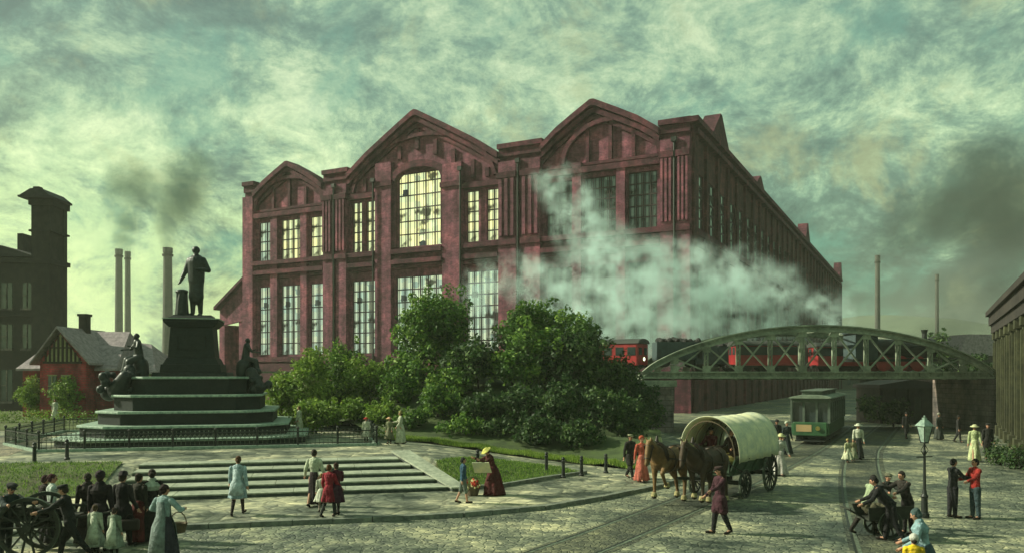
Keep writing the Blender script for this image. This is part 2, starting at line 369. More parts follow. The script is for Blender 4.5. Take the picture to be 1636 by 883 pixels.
# slanting cheek slab at the right end of the steps
ck = thing('stone_cheek', AB(0,0,PL), ANG, 'pale slanting stone slab edging the right end of the steps', 'slab')
m = MB(); m.add([(.02,-.25,-.1),(.5,-.25,-.1),(-.9,5.6,-.1),(-1.6,5.6,-.1),(.02,-.25,.1),(.5,-.25,.1),(-.9,5.6,.9),(-1.6,5.6,.9)],
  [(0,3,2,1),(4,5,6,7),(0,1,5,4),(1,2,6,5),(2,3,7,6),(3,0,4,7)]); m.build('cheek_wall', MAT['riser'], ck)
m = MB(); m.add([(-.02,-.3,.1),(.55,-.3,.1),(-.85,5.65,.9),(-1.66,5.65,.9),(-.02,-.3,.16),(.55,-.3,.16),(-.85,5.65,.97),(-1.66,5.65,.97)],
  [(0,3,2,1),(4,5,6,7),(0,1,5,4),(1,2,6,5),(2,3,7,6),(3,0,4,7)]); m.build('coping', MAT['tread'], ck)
# lawns
rl = [P(732,781,.14), P(800,777,.14), P(870,768,.13), P(935,757,.13), P(900,744,.3), P(860,738,.42), P(760,733,.62), P(690,737,.78)]
tag(sheet('right_lawn', [(p.x,p.y) for p in rl], lambda x,y: g(x,y)+.05, MAT['grass'], .4), kind='structure')
e = MB()
pts = [Vector((p.x, p.y, g(p.x,p.y)+.03)) for p in rl]
for i in range(4): e.bar(pts[i], pts[i+1], .2, .2)
e.bar(pts[7], pts[0], .14, .14)
tag(e.build('lawn_kerb', MAT['kerb']), kind='structure')
ll = [AB(-26,.9), AB(STEP_L-.7,.9), AB(STEP_L-.7,5.2), AB(-15,5.6), AB(-26,5.6)]
tag(sheet('left_lawn', [(p.x,p.y) for p in ll], lambda x,y: g(x,y)+.05, MAT['grass'], .4), kind='structure')
gp = [AB(-19.8,8.5), AB(-17.4,9.2), AB(-18.2,16), AB(-19.2,21), AB(-23,21), AB(-22,14)]
tag(sheet('gravel_path', [(p.x,p.y) for p in gp], lambda x,y: g(x,y)+.012, MAT['path'], 1), kind='structure')
fl = [(-62,75),(-62,54),(-33,50),(-27,47.5),(-24.5,50),(-21,56),(-16,60),(-16,75)]
tag(sheet('far_lawn', fl, lambda x,y: g(x,y)+.03, MAT['grass'], 1), kind='structure')

# bank under the railway, planted
RZ = H - (604-V0)/F*60       # underside of the rail deck at the bridge
DECK = RZ + .45
def bank_z(x, y):
    ex = sorted(((x-p.x)**2 + (y-p.y)**2) for p in BE)[0]**.5
    d = sm(ex/13)
    top = (DECK - .1) * sm((x+15)/10)
    base = g(min(x, 9), y)
    return base + d*max(0, top-base)
bp = [(p.x, p.y) for p in BE] + [(9.6,72),(-30,78),(-26,62),(-14,54)]
bk = sheet('bank', bp, bank_z, MAT['soil'], .9); tag(bk, kind='structure')
# bright mown verge along the foot of the bank
vg = []
for i in range(0, 7): vg.append((BE[i].x, BE[i].y))
for i in range(6, -1, -1): vg.append((BE[i].x + .25 , BE[i].y + (1.1 if i < 6 else .5)))
tag(sheet('verge', vg, lambda x,y: bank_z(x,y)+.05, MAT['grass'], .4), kind='structure')

# ------------------------------------------------------------------ tram rails
def arc(p0, p1, p2, n=24):
    return [Vector(p0)*(1-t)**2 + Vector(p1)*2*t*(1-t) + Vector(p2)*t*t for t in [i/n for i in range(n+1)]]
def ribbon(name, pts, off, w, z, mat):
    m = MB(); vs = []
    for i, p in enumerate(pts):
        d = (pts[min(i+1,len(pts)-1)] - pts[max(i-1,0)]).normalized(); nn = Vector((d.y,-d.x,0))
        vs += [p+nn*(off-w/2)+Vector((0,0,z)), p+nn*(off+w/2)+Vector((0,0,z))]
    m.add(vs, [(2*i,2*i+1,2*i+3,2*i+2) for i in range(len(pts)-1)]); return m
tr_main = [Vector((19.0+24*1.0, 50+47, 0)), Vector((19.0,50.0,0))] + arc((17.4,46.9,0),(10.5,34,0),(2.0,20.5,0)) + [Vector((-3,13,0))]
tr_side = [Vector((19.0+26*1.0+2.6, 50+47, 0)), Vector((21.8,49.0,0))] + arc((20,45.5,0),(14,33,0),(8.5,17.5,0)) + [Vector((5,8,0))]
for k, tr in enumerate((tr_main, tr_side)):
    o = thing('tram_track', (0,0,0), 0); o['kind'] = 'structure'
    for s in (-.72, .72):
        ribbon('rail', tr, s, .09, .008, None).build('rail', MAT['iron_worn'], o, fix=False)
        ribbon('groove', tr, s+.09, .06, .006, None).build('groove', MAT['iron'], o, fix=False)
    ribbon('sett', tr, 0, 1.9, .003, None).build('sett_strip', road_mat('sett_strip%d' % k, (.03,.04,.035), (.08,.09,.065), (.17,.18,.12), cob=6), o, fix=False)
# cross rail
# ------------------------------------------------------------------ great hall
Yc = 90.0; Xc = XY(1105, Yc)
HX = Vector((.8887,-.4585,0)); HY = Vector((.4585,.8887,0))
hall = thing('factory_hall', (Xc, Yc, 0), atan2(HX.y, HX.x), 'huge dark red brick factory hall with three gables and tall gridded windows', 'factory building')
def lx(u): k = (u-U0)/F; return (k*Yc - Xc)/(.8887 + .4585*k)
def ly(u): k = (u-U0)/F; return (k*Yc - Xc)/(.4585 - .8887*k)
def fz(u, v): x = lx(u); return ZV(v, Yc - .4585*x)
def szz(u, v): y = ly(u); return ZV(v, Yc + .8887*y)
SIDE = 172.0
zE = fz(1080,196)                                   # parapet level
zU0, zU1 = fz(465,413), fz(465,350)                 # upper windows
zL0, zL1 = fz(465,566), fz(465,455)                 # lower windows
print('hall', zE, zU0, zU1, zL0, zL1, lx(395))
wins = []                                           # (x0,x1,z0,z1,arch,mat,nx,nz)
def W(u0, u1, z0, z1, arch=False, mat='pane_warm', nx=3, nz=4): wins.append((lx(u0), lx(u1), z0, z1, arch, mat, nx, nz))
for (a, b_), mt, nx in (((413,435),'pane_cool',2),((448,483),'pane_warm',4),((495,518),'pane_warm',2)):
    W(a, b_, zU0, zU1, mat=mt, nx=nx, nz=4); W(a, b_, zL0, zL1, mat='pane_cool', nx=nx, nz=6)
zb0, zb1 = fz(580,402), fz(580,322)
W(562,578,zb0,zb1,nx=2,nz=5); W(584,600,zb0,zb1,nx=2,nz=5)
W(562,599,zL0,fz(580,448),mat='pane_cool',nx=4,nz=7)
W(635,707,fz(670,393),fz(670,268),arch=True,nx=5,nz=6)
W(632,707,zL0,fz(670,440),mat='pane_cool',nx=6,nz=6)
zc0, zc1 = fz(770,385), fz(770,303)
W(745,765,zc0,zc1,nx=2,nz=5); W(777,798,zc0,zc1,nx=2,nz=5)
W(745,799,zL0,fz(770,432),mat='pane_cool',nx=5,nz=7)
zd0, zd1 = fz(1026,364), fz(1026,274)
for a, b_ in ((873,915),(933,985),(1003,1050)):
    W(a, b_, zd0, zd1, mat='pane_dark', nx=4, nz=5); W(a, b_, zL0, fz(1026,418), mat='pane_dark', nx=4, nz=7)
TH = 1.0
wall = MB()
xL = lx(394)
xs = sorted({xL, 0.0} | {w[0] for w in wins} | {w[1] for w in wins})
for i in range(len(xs)-1):
    x0, x1 = xs[i], xs[i+1]; mid = (x0+x1)/2
    ops = sorted([(w[2], w[3]) for w in wins if w[0] < mid < w[1]])
    z = 0
    for a, b_ in ops: wall.box(x0, x1, 0, TH, z, a); z = b_
    wall.box(x0, x1, 0, TH, z, zE - 1.6)
def gable(u0, u1, uP, vP, zfoot):
    x0, x1, xp = lx(u0), lx(u1), lx(uP); zp = fz(uP, vP)
    def rise(xa):          # slightly swelling outline from foot to peak
        out_ = []
        for t, b in ((0,0), (.3,.3), (.6,.22), (.96,.04)): out_.append((xa+(xp-xa)*t, zfoot+(zp-zfoot)*t+b))
        return out_
    L_, R_ = rise(x0), rise(x1); top = L_ + [(xp, zp-.1)] + R_[::-1]
    wall.prism([(x0, zE-1.6)] + [(a, b-.35) for a, b in top] + [(x1, zE-1.6)], 0, TH)
    # segmental rise: two stacked raking copings
    for k, (dz, out, h) in enumerate(((0, 1.1, .75), (-.95, .75, .6), (-1.75, .4, .5))):
        for (xa, za_), (xb, zb_) in zip(top[:-1], top[1:]):
            trim.prism([(xa, za_+dz), (xb, zb_+dz), (xb, zb_+dz-h), (xa, za_+dz-h)], -out, TH+.3-.1*k)
    return x0, x1, xp, zp
trim = MB()
gA = gable(411, 521, 465, 259, zE-1.5); gB = gable(560, 800, 668, 177, zE-.7); gC = gable(869, 1056, 950, 161, zE-.5)
# flat parapets over the double piers
for a, b_ in ((394,411),(521,560),(800,869),(1056,1105)):
    x0, x1 = lx(a), lx(b_); wall.box(x0, x1, 0, TH, zE-1.6, zE-.3); trim.box(x0-.1, x1+.1, -.9, TH+.3, zE-.35, zE+.25); trim.box(x0, x1, -.6, 0, zE-1.3, zE-.35)
    trim.box(x0+.05, x1-.05, -.35, 0, zE-2.0, zE-1.3)
wall_o = wall.build('front_wall', MAT['brick'], hall)
# pilasters
pil = MB()
for a, b_ in ((394,410),(522,537),(543,559),(801,829),(838,867),(1058,1078),(1085,1105)):
    x0, x1 = lx(a), lx(b_); pil.box(x0, x1, -.85, 0, 0, zE-2.0); pil.box(x0-.15, x1+.15, -1.0, -.85+.85, 0, zL0-1.2) if False else None
for a, b_ in ((604,629),(711,741)):
    x0, x1 = lx(a), lx(b_); pil.box(x0, x1, -.7, 0, 0, fz((a+b_)/2, 262))
    trim.box(x0-.25, x1+.25, -.95, 0, fz((a+b_)/2, 300), fz((a+b_)/2, 292))
for a, b_, vt in ((436,447,345),(484,494,338),(917,931,262),(987,1001,262)):
    x0, x1 = lx(a), lx(b_); pil.box(x0, x1, -.6, 0, 0, fz((a+b_)/2, vt))
# lesenes on the double piers
for a, b_ in ((522,537),(543,559),(801,829),(838,867),(1058,1078),(1085,1104)):
    x0, x1 = lx(a), lx(b_); w = x1-x0
    for k in range(3):
        c = x0 + w*(k+.5)/3; pil.box(c-w*.09, c+w*.09, -1.15, -.85, zU0+.3, zE-4.2)
    trim.box(x0-.12, x1+.12, -1.1, 0, zU0-.8, zU0-.1); trim.box(x0-.12, x1+.12, -1.2, 0, zE-4.1, zE-3.4)
pil.build('pilasters', MAT['brick'], hall)
# belt courses between storeys, broken by the piers

for (u0, u1) in ((411,521),(560,603),(630,710),(742,800),(868,1057)):
    um = (u0+u1)/2; x0, x1 = lx(u0), lx(u1)
    for z0, z1, out in ((zU0-.75, zU0-.15, .95), (zU0-1.7, zU0-1.3, .5), (zL1+1.7, zL1+2.3, .9), (zL1+1.1, zL1+1.45, .5), (zL0-1.0, zL0-.3, .9)):
        trim.box(x0, x1, -out, 0, z0, z1)
for (u0, u1, zt) in ((411,521,zU1),(868,1057,zd1)):
    trim.box(lx(u0), lx(u1), -.8, 0, zt+.5, zt+1.2); trim.box(lx(u0), lx(u1), -.45, 0, zt+1.4, zt+1.75)
for u0, u1, zt in ((560,603,zb1),(742,800,zc1)): trim.box(lx(u0), lx(u1), -.7, 0, zt+.25, zt+.95)
# lunettes: curved mouldings and ribs in gables A and C
def arcband(xc, zc, rx, rz, a0, a1, w, out, M=None):
    n = 20
    for i in range(n):
        t0, t1 = a0+(a1-a0)*i/n, a0+(a1-a0)*(i+1)/n
        p = [(xc+rx*cos(t0), zc+rz*sin(t0)), (xc+(rx+w)*cos(t0), zc+(rz+w)*sin(t0)), (xc+(rx+w)*cos(t1), zc+(rz+w)*sin(t1)), (xc+rx*cos(t1), zc+rz*sin(t1))]
        trim.prism(p, -out, 0)
def lunette(u0, u1, z0, rise):
    x0, x1 = lx(u0), lx(u1); xc = (x0+x1)/2; rx = abs(x1-x0)/2
    arcband(xc, z0, rx, rise, 0, pi, .55, .65)
    for k in (-.5, 0, .5): trim.box(xc+k*rx-.22, xc+k*rx+.22, -.4, 0, z0, z0+rise*sqrt(1-k*k)+.1)
x0b, x1b = lx(563), lx(797); arcband((x0b+x1b)/2, zE-4.2, abs(x1b-x0b)/2-.5, gB[3]-zE+.6, .12, pi-.12, .5, .55)
lunette(414, 517, zU1+1.8, fz(465,287)-zU1-1.8); lunette(905, 1052, zd1+1.8, fz(965,197)-zd1-1.8)
# arched head over the middle window and infill of its corners
aw = [w for w in wins if w[4]][0]; xc = (aw[0]+aw[1])/2; rx = abs(aw[1]-aw[0])/2; zs = aw[3] - rx*.42
n = 16
for i in range(n):
    t0, t1 = pi*i/n, pi*(i+1)/n
    xa, xb = xc+rx*cos(t0), xc+rx*cos(t1)
    trim.prism([(xa, zs+rx*.42*sin(t0)), (xa, aw[3]+.02), (xb, aw[3]+.02), (xb, zs+rx*.42*sin(t1))], -.02, TH-.1)
arcband(xc, zs, rx, rx*.42, 0, pi, .9, .6)
trim.box(aw[0]-.9, aw[0], -.5, 0, aw[2], zs); trim.box(aw[1], aw[1]+.9, -.5, 0, aw[2], zs)
# ribs in the tympanum of the middle gable
for uu in (585, 612, 640, 668, 697, 726, 757, 780):
    x = lx(uu); zt = gB[3] + (abs(x-gB[2])/abs((gB[0] if x < gB[2] else gB[1])-gB[2])) * (zE-.7-gB[3]) - 2.6
    zlo = max(zt-2.6, aw[3]+1.4 if 630 < uu < 710 else zb1+1.2)
    if zt > zlo: trim.box(x-.28, x+.28, -.35, 0, zlo, zt)
trim.build('mouldings', MAT['brick_trim'], hall)

def window(x0, x1, z0, z1, arch, mat, nx, nz, place=None, src=None):
    w, h = abs(x1-x0), z1-z0
    if src is None:
        m = MB(); t = .14
        for i in range(nx+1): c = w*i/nx; m.box(max(0,c-t/2), min(w,c+t/2), 0, .16, 0, h)
        for j in range(nz+1): c = h*j/nz; m.box(.004, w-.004, -.02, .14, max(0,c-t/2), min(h,c+t/2))
        # finer glazing
        for i in range(nx*2): c = w*(i+.5)/(nx*2); m.box(c-.03, c+.03, .03, .1, 0, h)
        f = m.build('window', MAT['mullion'], hall)
        p = MB(); p.box(0.01, w-.01, .17, .22, .01, h-.01); q = p.build('pane', MAT[mat], f)
    else:
        f = src.copy(); COL.objects.link(f)
        for c in kids(src): d = c.copy(); COL.objects.link(d); d.parent = f
    return f
for (x0, x1, z0, z1, arch, mt, nx, nz) in wins:
    f = window(x0, x1, z0, z1, arch, mt, nx, nz); f.location = (min(x0,x1), .35, z0)
# dark inside so that nothing shows through
# side wall with bays
nb = 30; bay = SIDE/nb
sw = MB(); sp = MB()
za, zb_, zc_, zd_ = zL0, fz(1026,430), zd0, zd1-.3
for i in range(nb):
    y0, y1 = i*bay, (i+1)*bay; a, b_ = y0+bay*.22, y1-bay*.1
    if i == 0: y0 = TH
    sw.box(-TH, 0, y0, a, 0, zE-.4); sw.box(-TH, 0, b_, y1, 0, zE-.4)
    for z0, z1 in ((0, za), (zb_, zc_), (zd_, zE-.4)): sw.box(-TH, 0, a, b_, z0, z1)
    sp.box(0, .32, y0 if i else 0, y0+bay*.16, 0, zE-1.5)
sp.box(0, .8, SIDE-.8, SIDE, 0, zE-1.5)
tb = MB()
for i in range(nb):
    y0, y1 = i*bay+bay*.16, (i+1)*bay
    tb.box(0, .3, y0, y1, zU0-.9, zU0-.2); tb.box(0, .25, y0, y1, zL1+1.6, zL1+2.2)
tb.box(-TH-.2, 1.0, -.9, SIDE+.2, zE-.4, zE+.2); tb.box(0, .75, 0, SIDE, zE-1.5, zE-.9)
# small raised gables along the side
for uu, hh, ww in ((1141, 3.4, 4.4), (1206, 1.6, 3.2), (1284, 3.6, 3.6), (1341, 4.6, 3.4)):
    c = min(ly(uu), SIDE-4); M = Matrix.Rotation(radians(90), 4, 'Z')
    tb.prism([(c-ww, zE+.2), (c+ww, zE+.2), (c+.4, zE+.2+hh), (c-.4, zE+.2+hh)], TH+.1, -.9, M=M)
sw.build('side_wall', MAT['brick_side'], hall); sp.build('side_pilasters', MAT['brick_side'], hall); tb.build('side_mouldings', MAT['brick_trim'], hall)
srcU = srcL = None
for i in range(nb):
    a, b_ = i*bay+bay*.22, (i+1)*bay-bay*.1
    for z0, z1, lo in ((zc_, zd_, False), (za, zb_, True)):
        if srcU is None and not lo: f = window(0, b_-a, z0, z1, False, 'pane_far', 2, 5); srcU = f
        elif srcL is None and lo: f = window(0, b_-a, z0, z1, False, 'pane_far', 2, 8); srcL = f
        else: f = window(0, 0, 0, 1, False, '', 1, 1, src=srcL if lo else srcU)
        f.rotation_euler = (0,0,radians(90)); f.location = (-.12, a, z0)
dp = MB()
for uu in (540.5, 603, 741.5, 833, 1081):
    x = lx(uu); dp.tube([(x,-1.0,.3),(x,-1.0,zE-2.2)], .13, 8); dp.box(x-.3,x+.3,-1.25,-.86,zE-2.4,zE-1.9)
dp.build('drainpipes', MAT['iron'], hall)
# roofs: three ridges behind the gables, back and left walls
rf = MB()
for (x0, x1, xp, zp) in (gA, gB, gC):
    rf.prism([(x0-.5, zE-2), (x1+.5, zE-2), (x1+.5, zE-1.2), (xp, zp-1.4), (x0-.5, zE-1.2)], TH+.35, SIDE-1)
rf.box(xL+TH, -TH-.02, TH+.02, SIDE-1, zE-3, zE-2.02)
rf.build('roof', MAT['slate_dark'], hall)
bw = MB(); bw.box(xL, xL+TH, TH, SIDE, 0, zE-.4); bw.box(xL+TH, 0, SIDE-1, SIDE, 0, zE-.4)
for i in range(20): bw.box(xL-.6, xL, i*8.4+1, i*8.4+3, 0, zE-1.5)
bw.build('back_wall', MAT['brick'], hall)
# plinth under the front
pb = MB(); pb.box(xL-.2, .2, -1.1, -.86, 0, zL0-1.3); pb.build('plinth', MAT['brick_trim'], hall)
# lean-to at the left end
an = MB(); xA = lx(352); x0 = xL
zt0, zt1, zb = fz(388,442), fz(352,490), fz(356,508)
an.prism([(x0, zt0), (xA-.6, zt1), (xA-.6, zt1-.5), (x0, zt0-.5)][::-1], -.8, 9)
an.build('annex_roof', MAT['brick_trim'], hall)
an = MB(); an.prism([(x0, zt0-.5), (xA, zt1-.6), (xA, zb-1.2), (x0, zb-.4)][::-1], -.1, .4)
an.box(xA, xA+1.1, -.2, .9, 0, zb-1.2); an.box(x0-1.6, x0-.02, 0, .8, 0, zb-.4)
an.box(xA, x0-1.6, 0, .4, 0, 3.2)
an.box(xA, xA+.6, .9, 9, 0, zb-1); an.build('annex_wall', MAT['brick'], hall)
# ------------------------------------------------------------------ figures (used by the bronzes too)
def skeleton(h=1.72, lean=0, arms=((0,.08,.15),(0,.08,.15)), legs=((0,0),(0,0)), head=(0,0), kneel=0, twist=0, splay=.0):
    """joint positions, forward = +Y.  arms: (swing, out, elbow) right then left; legs: (thigh forward, knee bend)"""
    J = {}
    legp = []
    for i, s in enumerate((1, -1)):
        th, kb = legs[i]; hip = Vector((s*.052*h, 0, 0))
        kn = hip + Vector((s*splay*.24*h, sin(th)*.245*h, -cos(th)*.245*h)); an = kn + Vector((s*splay*.1*h, sin(th-kb)*.235*h, -cos(th-kb)*.235*h))
        legp.append((hip, kn, an, th-kb))
    drop = max(-min(l[2].z for l in legp), .0) + .042*h
    up = Vector((0, sin(lean), cos(lean)))
    J['pel'] = Vector((0,0,drop))
    for i, n in enumerate('RL'):
        hip, kn, an, a = legp[i]; z = Vector((0,0,drop))
        J['hip'+n], J['kn'+n], J['an'+n] = hip+z, kn+z, an+z
        f = min(.5, max(-.9, a*.6)); J['toe'+n] = an+z + Vector(((.02 if n == 'R' else -.02)*h, cos(f)*.1*h, sin(f)*.1*h - .022*h))
    c = J['pel'] + up*.33*h; J['chest'] = c; J['waist'] = J['pel'] + up*.12*h
    J['neck'] = J['pel'] + up*.36*h
    hu = Vector((sin(head[1]) if False else 0, sin(lean*.6+head[0]), cos(lean*.6+head[0])))
    J['head'] = J['neck'] + hu*.075*h; J['hu'] = hu
    hd = Vector((sin(head[1])*cos(head[0]+lean*.6), cos(head[1])*cos(head[0]+lean*.6), -sin(head[0]+lean*.6))); J['hd'] = hd
    for i, n in enumerate('RL'):
        s = 1 if n == 'R' else -1; sw, out, el = arms[i][:3]; inn = arms[i][3] if len(arms[i]) > 3 else 0
        sh = c + Vector((s*.108*h*cos(twist), s*sin(twist)*.1*h, -.01*h)); sw += lean*.6
        d = Vector((s*sin(out), sin(sw)*cos(out), -cos(sw)*cos(out)))
        e = sh + d*.172*h
        d2 = Vector((s*sin(out) - s*inn, sin(sw+el)*cos(out), -cos(sw+el)*cos(out))).normalized()
        wv = e + d2*.148*h
        J['sh'+n], J['el'+n], J['wr'+n], J['hd'+n] = sh, e, wv, d2
    return J
def hand(m, wv, d, h, side, k=1.0):
    d = d.normalized(); lat = d.cross(Vector((1,0,0))); lat = lat.normalized() if lat.length > .1 else Vector((0,1,0))
    pn = d.cross(lat)
    m.cap(wv, .017*h*k, wv + d*.045*h, .02*h*k)
    for i, L in enumerate((.038,.044,.041,.032)):
        b = wv + d*.048*h + lat*(i-1.5)*.0105*h; t = b + d*L*h*.55 + pn*(-side)*.004*h; q = t + d*L*h*.42 + pn*(-side)*.014*h
        m.cap(b, .0052*h*k, t, .005*h*k, n=6); m.cap(t, .005*h*k, q, .0042*h*k, n=6)
    b = wv + d*.018*h + lat*.016*h; m.cap(b, .0065*h*k, b + d*.03*h + lat*.02*h, .005*h*k, n=6)
def body_mesh(J, h, female=False, extra=None):
    m = MB(); k = h
    for n, s in (('R', 1), ('L', -1)):
        m.cap(J['hip'+n], .052*k, J['kn'+n], .033*k); m.cap(J['kn'+n], .033*k, J['an'+n], .021*k); m.cap(J['an'+n], .022*k, J['toe'+n], .017*k)
        m.cap(J['an'+n] + Vector((0,-.015*k,-.02*k)), .018*k)
        m.cap(J['sh'+n], .032*k, J['el'+n], .024*k); m.cap(J['el'+n], .024*k, J['wr'+n], .016*k); m.cap(J['sh'+n], .034*k, J['neck'] + Vector((s*.02*k,0,-.01*k)), .026*k)
        hand(m, J['wr'+n], J['hd'+n], h, s)
    m.cap(J['pel'] + Vector((0,0,.0)), .078*k, J['waist'], .064*k if female else .07*k, sq=(1.1,.85,1)); m.cap(J['waist'], .064*k, J['chest'] - Vector((0,0,.05*k)), .086*k, sq=(1.05,.78,1))
    m.cap(J['neck'], .029*k, J['head'], .027*k)
    hc = J['head'] + J['hu']*.02*k; f = J['hd']
    m.cap(hc, .053*k, sq=(.88,1.05,1.1)); m.cap(hc + f*.014*k - J['hu']*.028*k, .036*k, sq=(.9,1,1.05))
    m.cap(hc + f*.05*k + J['hu']*.004*k, .006*k, hc + f*.061*k - J['hu']*.012*k, .009*k, n=6)      # nose
    sd_ = f.cross(J['hu']).normalized()
    for s in (1, -1): m.cap(hc + sd_*s*.047*k, .011*k, n=6)
    return m, hc, f, sd_

# ------------------------------------------------------------------ monument
ma, mb = -11.1, 17.0
mon = thing('monument', AB(ma, mb, PL+RISE), ANG, 'dark stepped granite monument with a bronze standing man on its pedestal', 'monument')
def octo(w, d, c): a, b = w/2, d/2; return [(-a+c,-b),(a-c,-b),(a,-b+c),(a,b-c),(a-c,b),(-a+c,b),(-a,b-c),(-a,-b+c)]
zb = PL+RISE; zz = [0]
tiers = [(11.6,10.4,1.8,700),(9.7,8.7,1.5,679),(8.3,7.3,1.3,656),(7.0,6.2,1.1,630),(5.6,4.8,.8,601)]
prevz = 0; front = AB(ma, mb).y
for w_, d_, c_, v in tiers:
    z = ZV(v, front - d_/2*.97) - zb
    m = MB(); m.slab(octo(w_, d_, c_), prevz - .02 if prevz else -.05, z-.12); t = m.build('tier', MAT['stone_black'], mon, bevel=.02)
    m = MB(); m.slab(octo(w_+.24, d_+.24, c_+.05), z-.12, z); m.build('tier_edge', MAT['stone_edge'], t, bevel=.03)
    prevz = z - 0
zt = prevz
def frustum(m, w0, d0, w1, d1, z0, z1):
    m.add([(-w0/2,-d0/2,z0),(w0/2,-d0/2,z0),(w0/2,d0/2,z0),(-w0/2,d0/2,z0),(-w1/2,-d1/2,z1),(w1/2,-d1/2,z1),(w1/2,d1/2,z1),(-w1/2,d1/2,z1)],
          [(0,3,2,1),(4,5,6,7),(0,1,5,4),(1,2,6,5),(2,3,7,6),(3,0,4,7)])
fy = front
zp1, zp2, zp3 = ZV(581, fy-1.8)-zb, ZV(517, fy-1.2)-zb, ZV(503, fy-1.2)-zb
m = MB(); frustum(m, 3.7, 3.3, 3.6, 3.2, zt-.02, zt+.22); frustum(m, 3.0, 2.75, 2.9, 2.65, zt+.22, zp1); frustum(m, 2.75, 2.5, 2.4, 2.25, zp1, zp1+.35)
m.build('pedestal_base', MAT['stone_black'], mon, bevel=.03)
m = MB(); frustum(m, 2.3, 2.15, 2.08, 1.98, zp1+.35, zp2-.15); m.box(-.7,.7,-1.11,-.95,zp1+.75,zp2-.6); m.build('pedestal', MAT['stone_black'], mon, bevel=.02)
m = MB(); frustum(m, 2.2, 2.1, 2.72, 2.6, zp2-.15, zp2+.12); m.box(-1.36,1.36,-1.3,1.3,zp2+.12,zp2+.26); frustum(m, 2.5, 2.4, 1.9, 1.8, zp2+.26, zp3)
m.build('cornice', MAT['stone_black'], mon, bevel=.02)
m = MB(); m.box(-1.4,1.4,-1.34,1.34,zp2+.262,zp2+.3); m.build('cornice_edge', MAT['stone_edge'], mon)
# the bronze man: long coat, weight on one leg, right hand resting on a draped block
hs = ZV(399, fy) - zb - zp3
J = skeleton(hs, arms=((.12,.3,.2),(-.15,.42,1.7,.9)), legs=((.12,.2),(-.04,.02)), head=(.12,-.5))
m, hc, f, sd_ = body_mesh(J, hs)
m.cap(J['chest']-Vector((0,0,.04*hs)), .115*hs, J['pel'], .105*hs, sq=(1.15,.9,1)); m.cap(J['pel'], .098*hs, J['pel']-Vector((0,-.02,.24*hs)), .108*hs, sq=(1.05,.82,1))
for n in 'RL':
    m.cap(J['sh'+n], .045*hs, J['el'+n], .038*hs); m.cap(J['el'+n], .037*hs, J['wr'+n], .027*hs); m.cap(J['hip'+n], .062*hs, J['an'+n]+Vector((0,0,.04)), .033*hs)
m.cap(hc+Vector((0,0,.01*hs)), .06*hs); m.cap(J['neck'], .05*hs)
m.cap(hc+f*.03*hs-J['hu']*.05*hs, .034*hs)
st_ = m.build('statue', MAT['bronze'], mon, remesh=.035, loc=(.1, 0, zp3+.02)); st_.rotation_euler = (0,0,radians(160))
m = MB(); m.cap((0,0,.12), .34, (0,0,.75), .3); m.cap((0,0,.8), .3, (.02,0,1.22), .24); m.cap((.0,.0,1.32), .3, sq=(1.15,1,.45))
for k in range(9): a = k*.7; m.cap((.3*cos(a),.3*sin(a),.1), .07, (.24*cos(a+.3),.24*sin(a+.3),1.3), .05, n=6)
m.build('draped_block', MAT['bronze'], mon, remesh=.04, loc=(-.62, -.05, zp3+.0))
m = MB(); m.box(-.95,.95,-.8,.8,zp3-.02,zp3+.05); m.build('statue_plinth', MAT['bronze'], mon, bevel=.02)
# seated bronzes on the lower tiers
def seated(x, y, z, rz, mir=1, hh=2.35):
    J = skeleton(hh, lean=.12, arms=((.5,.35,.9,.3),(.3,.6,1.5,.6)), legs=((1.35,1.25),(1.15,1.3)), head=(.2,.3*mir))
    m, hc, f, sd_ = body_mesh(J, hh, True)
    for n in 'RL': m.cap(J['hip'+n], .085*hh, J['kn'+n], .07*hh); m.cap(J['kn'+n], .07*hh, J['an'+n]+Vector((0,.02,0)), .085*hh); m.cap(J['sh'+n], .045*hh, J['el'+n], .036*hh)
    m.cap(J['chest'], .085*hh, J['pel'], .1*hh); m.cap(hc-f*.02*hh+J['hu']*.02*hh, .06*hh); m.cap(hc-f*.06*hh, .03*hh)
    m.cap((0,-.15,0.0), .34, (0,-.1,J['pel'].z-.35), .36, sq=(1.2,1,1)); m.cap((0,.25,0.1), .3, sq=(1.5,1.5,.6))
    for k in range(5): m.cap((random.uniform(-.5,.5),random.uniform(-.3,.6),.1), .2)
    o = m.build('seated_bronze', MAT['bronze'], mon, remesh=.035, loc=(x, y, z)); o.rotation_euler = (0,0,rz); return o
zt3 = ZV(630, fy-3.2)-zb
def blk(x0,x1,y0,y1,z0,z1,nm): q = MB(); q.box(x0,x1,y0,y1,z0,z1); q.build(nm, MAT['stone_black'], mon, bevel=.03)
blk(-3.45,-2.79,-1.5,1.3,zt3+.002,zt3+.75,'seat_block'); blk(2.81,3.4,-1.4,1.2,zt3+.002,zt3+.9,'seat_block')
seated(-2.55+-.0, -.9, zt3+1.0, radians(115)); 
seated(2.65, -.7, zt3+1.05, radians(-75), -1, 2.1)
q = MB(); q.cap((-3.4,-1.6,zt3+.2), .5, (-3.0,-2.0,zt3+.9), .3); q.cap((-3.9,-1.2,zt3+.1), .45); q.cap((-2.9,-1.4,zt3+1.2), .32)
for k in range(14): q.cap((-3.3+random.uniform(-.9,.6),-1.6+random.uniform(-.5,.5),zt3+random.uniform(0,1)), random.uniform(.12,.26), n=8)
q.build('bronze_ornament', MAT['bronze'], mon, remesh=.04)
q = MB(); q.cap((3.3,-1.2,zt3+.3), .42, (3.0,-1.3,zt3+1.1), .3)
for k in range(12): q.cap((3.3+random.uniform(-.5,.6),-1.4+random.uniform(-.5,.5),zt3+random.uniform(0,.9)), random.uniform(.12,.24), n=8)
q.build('bronze_ornament', MAT['bronze'], mon, remesh=.04)

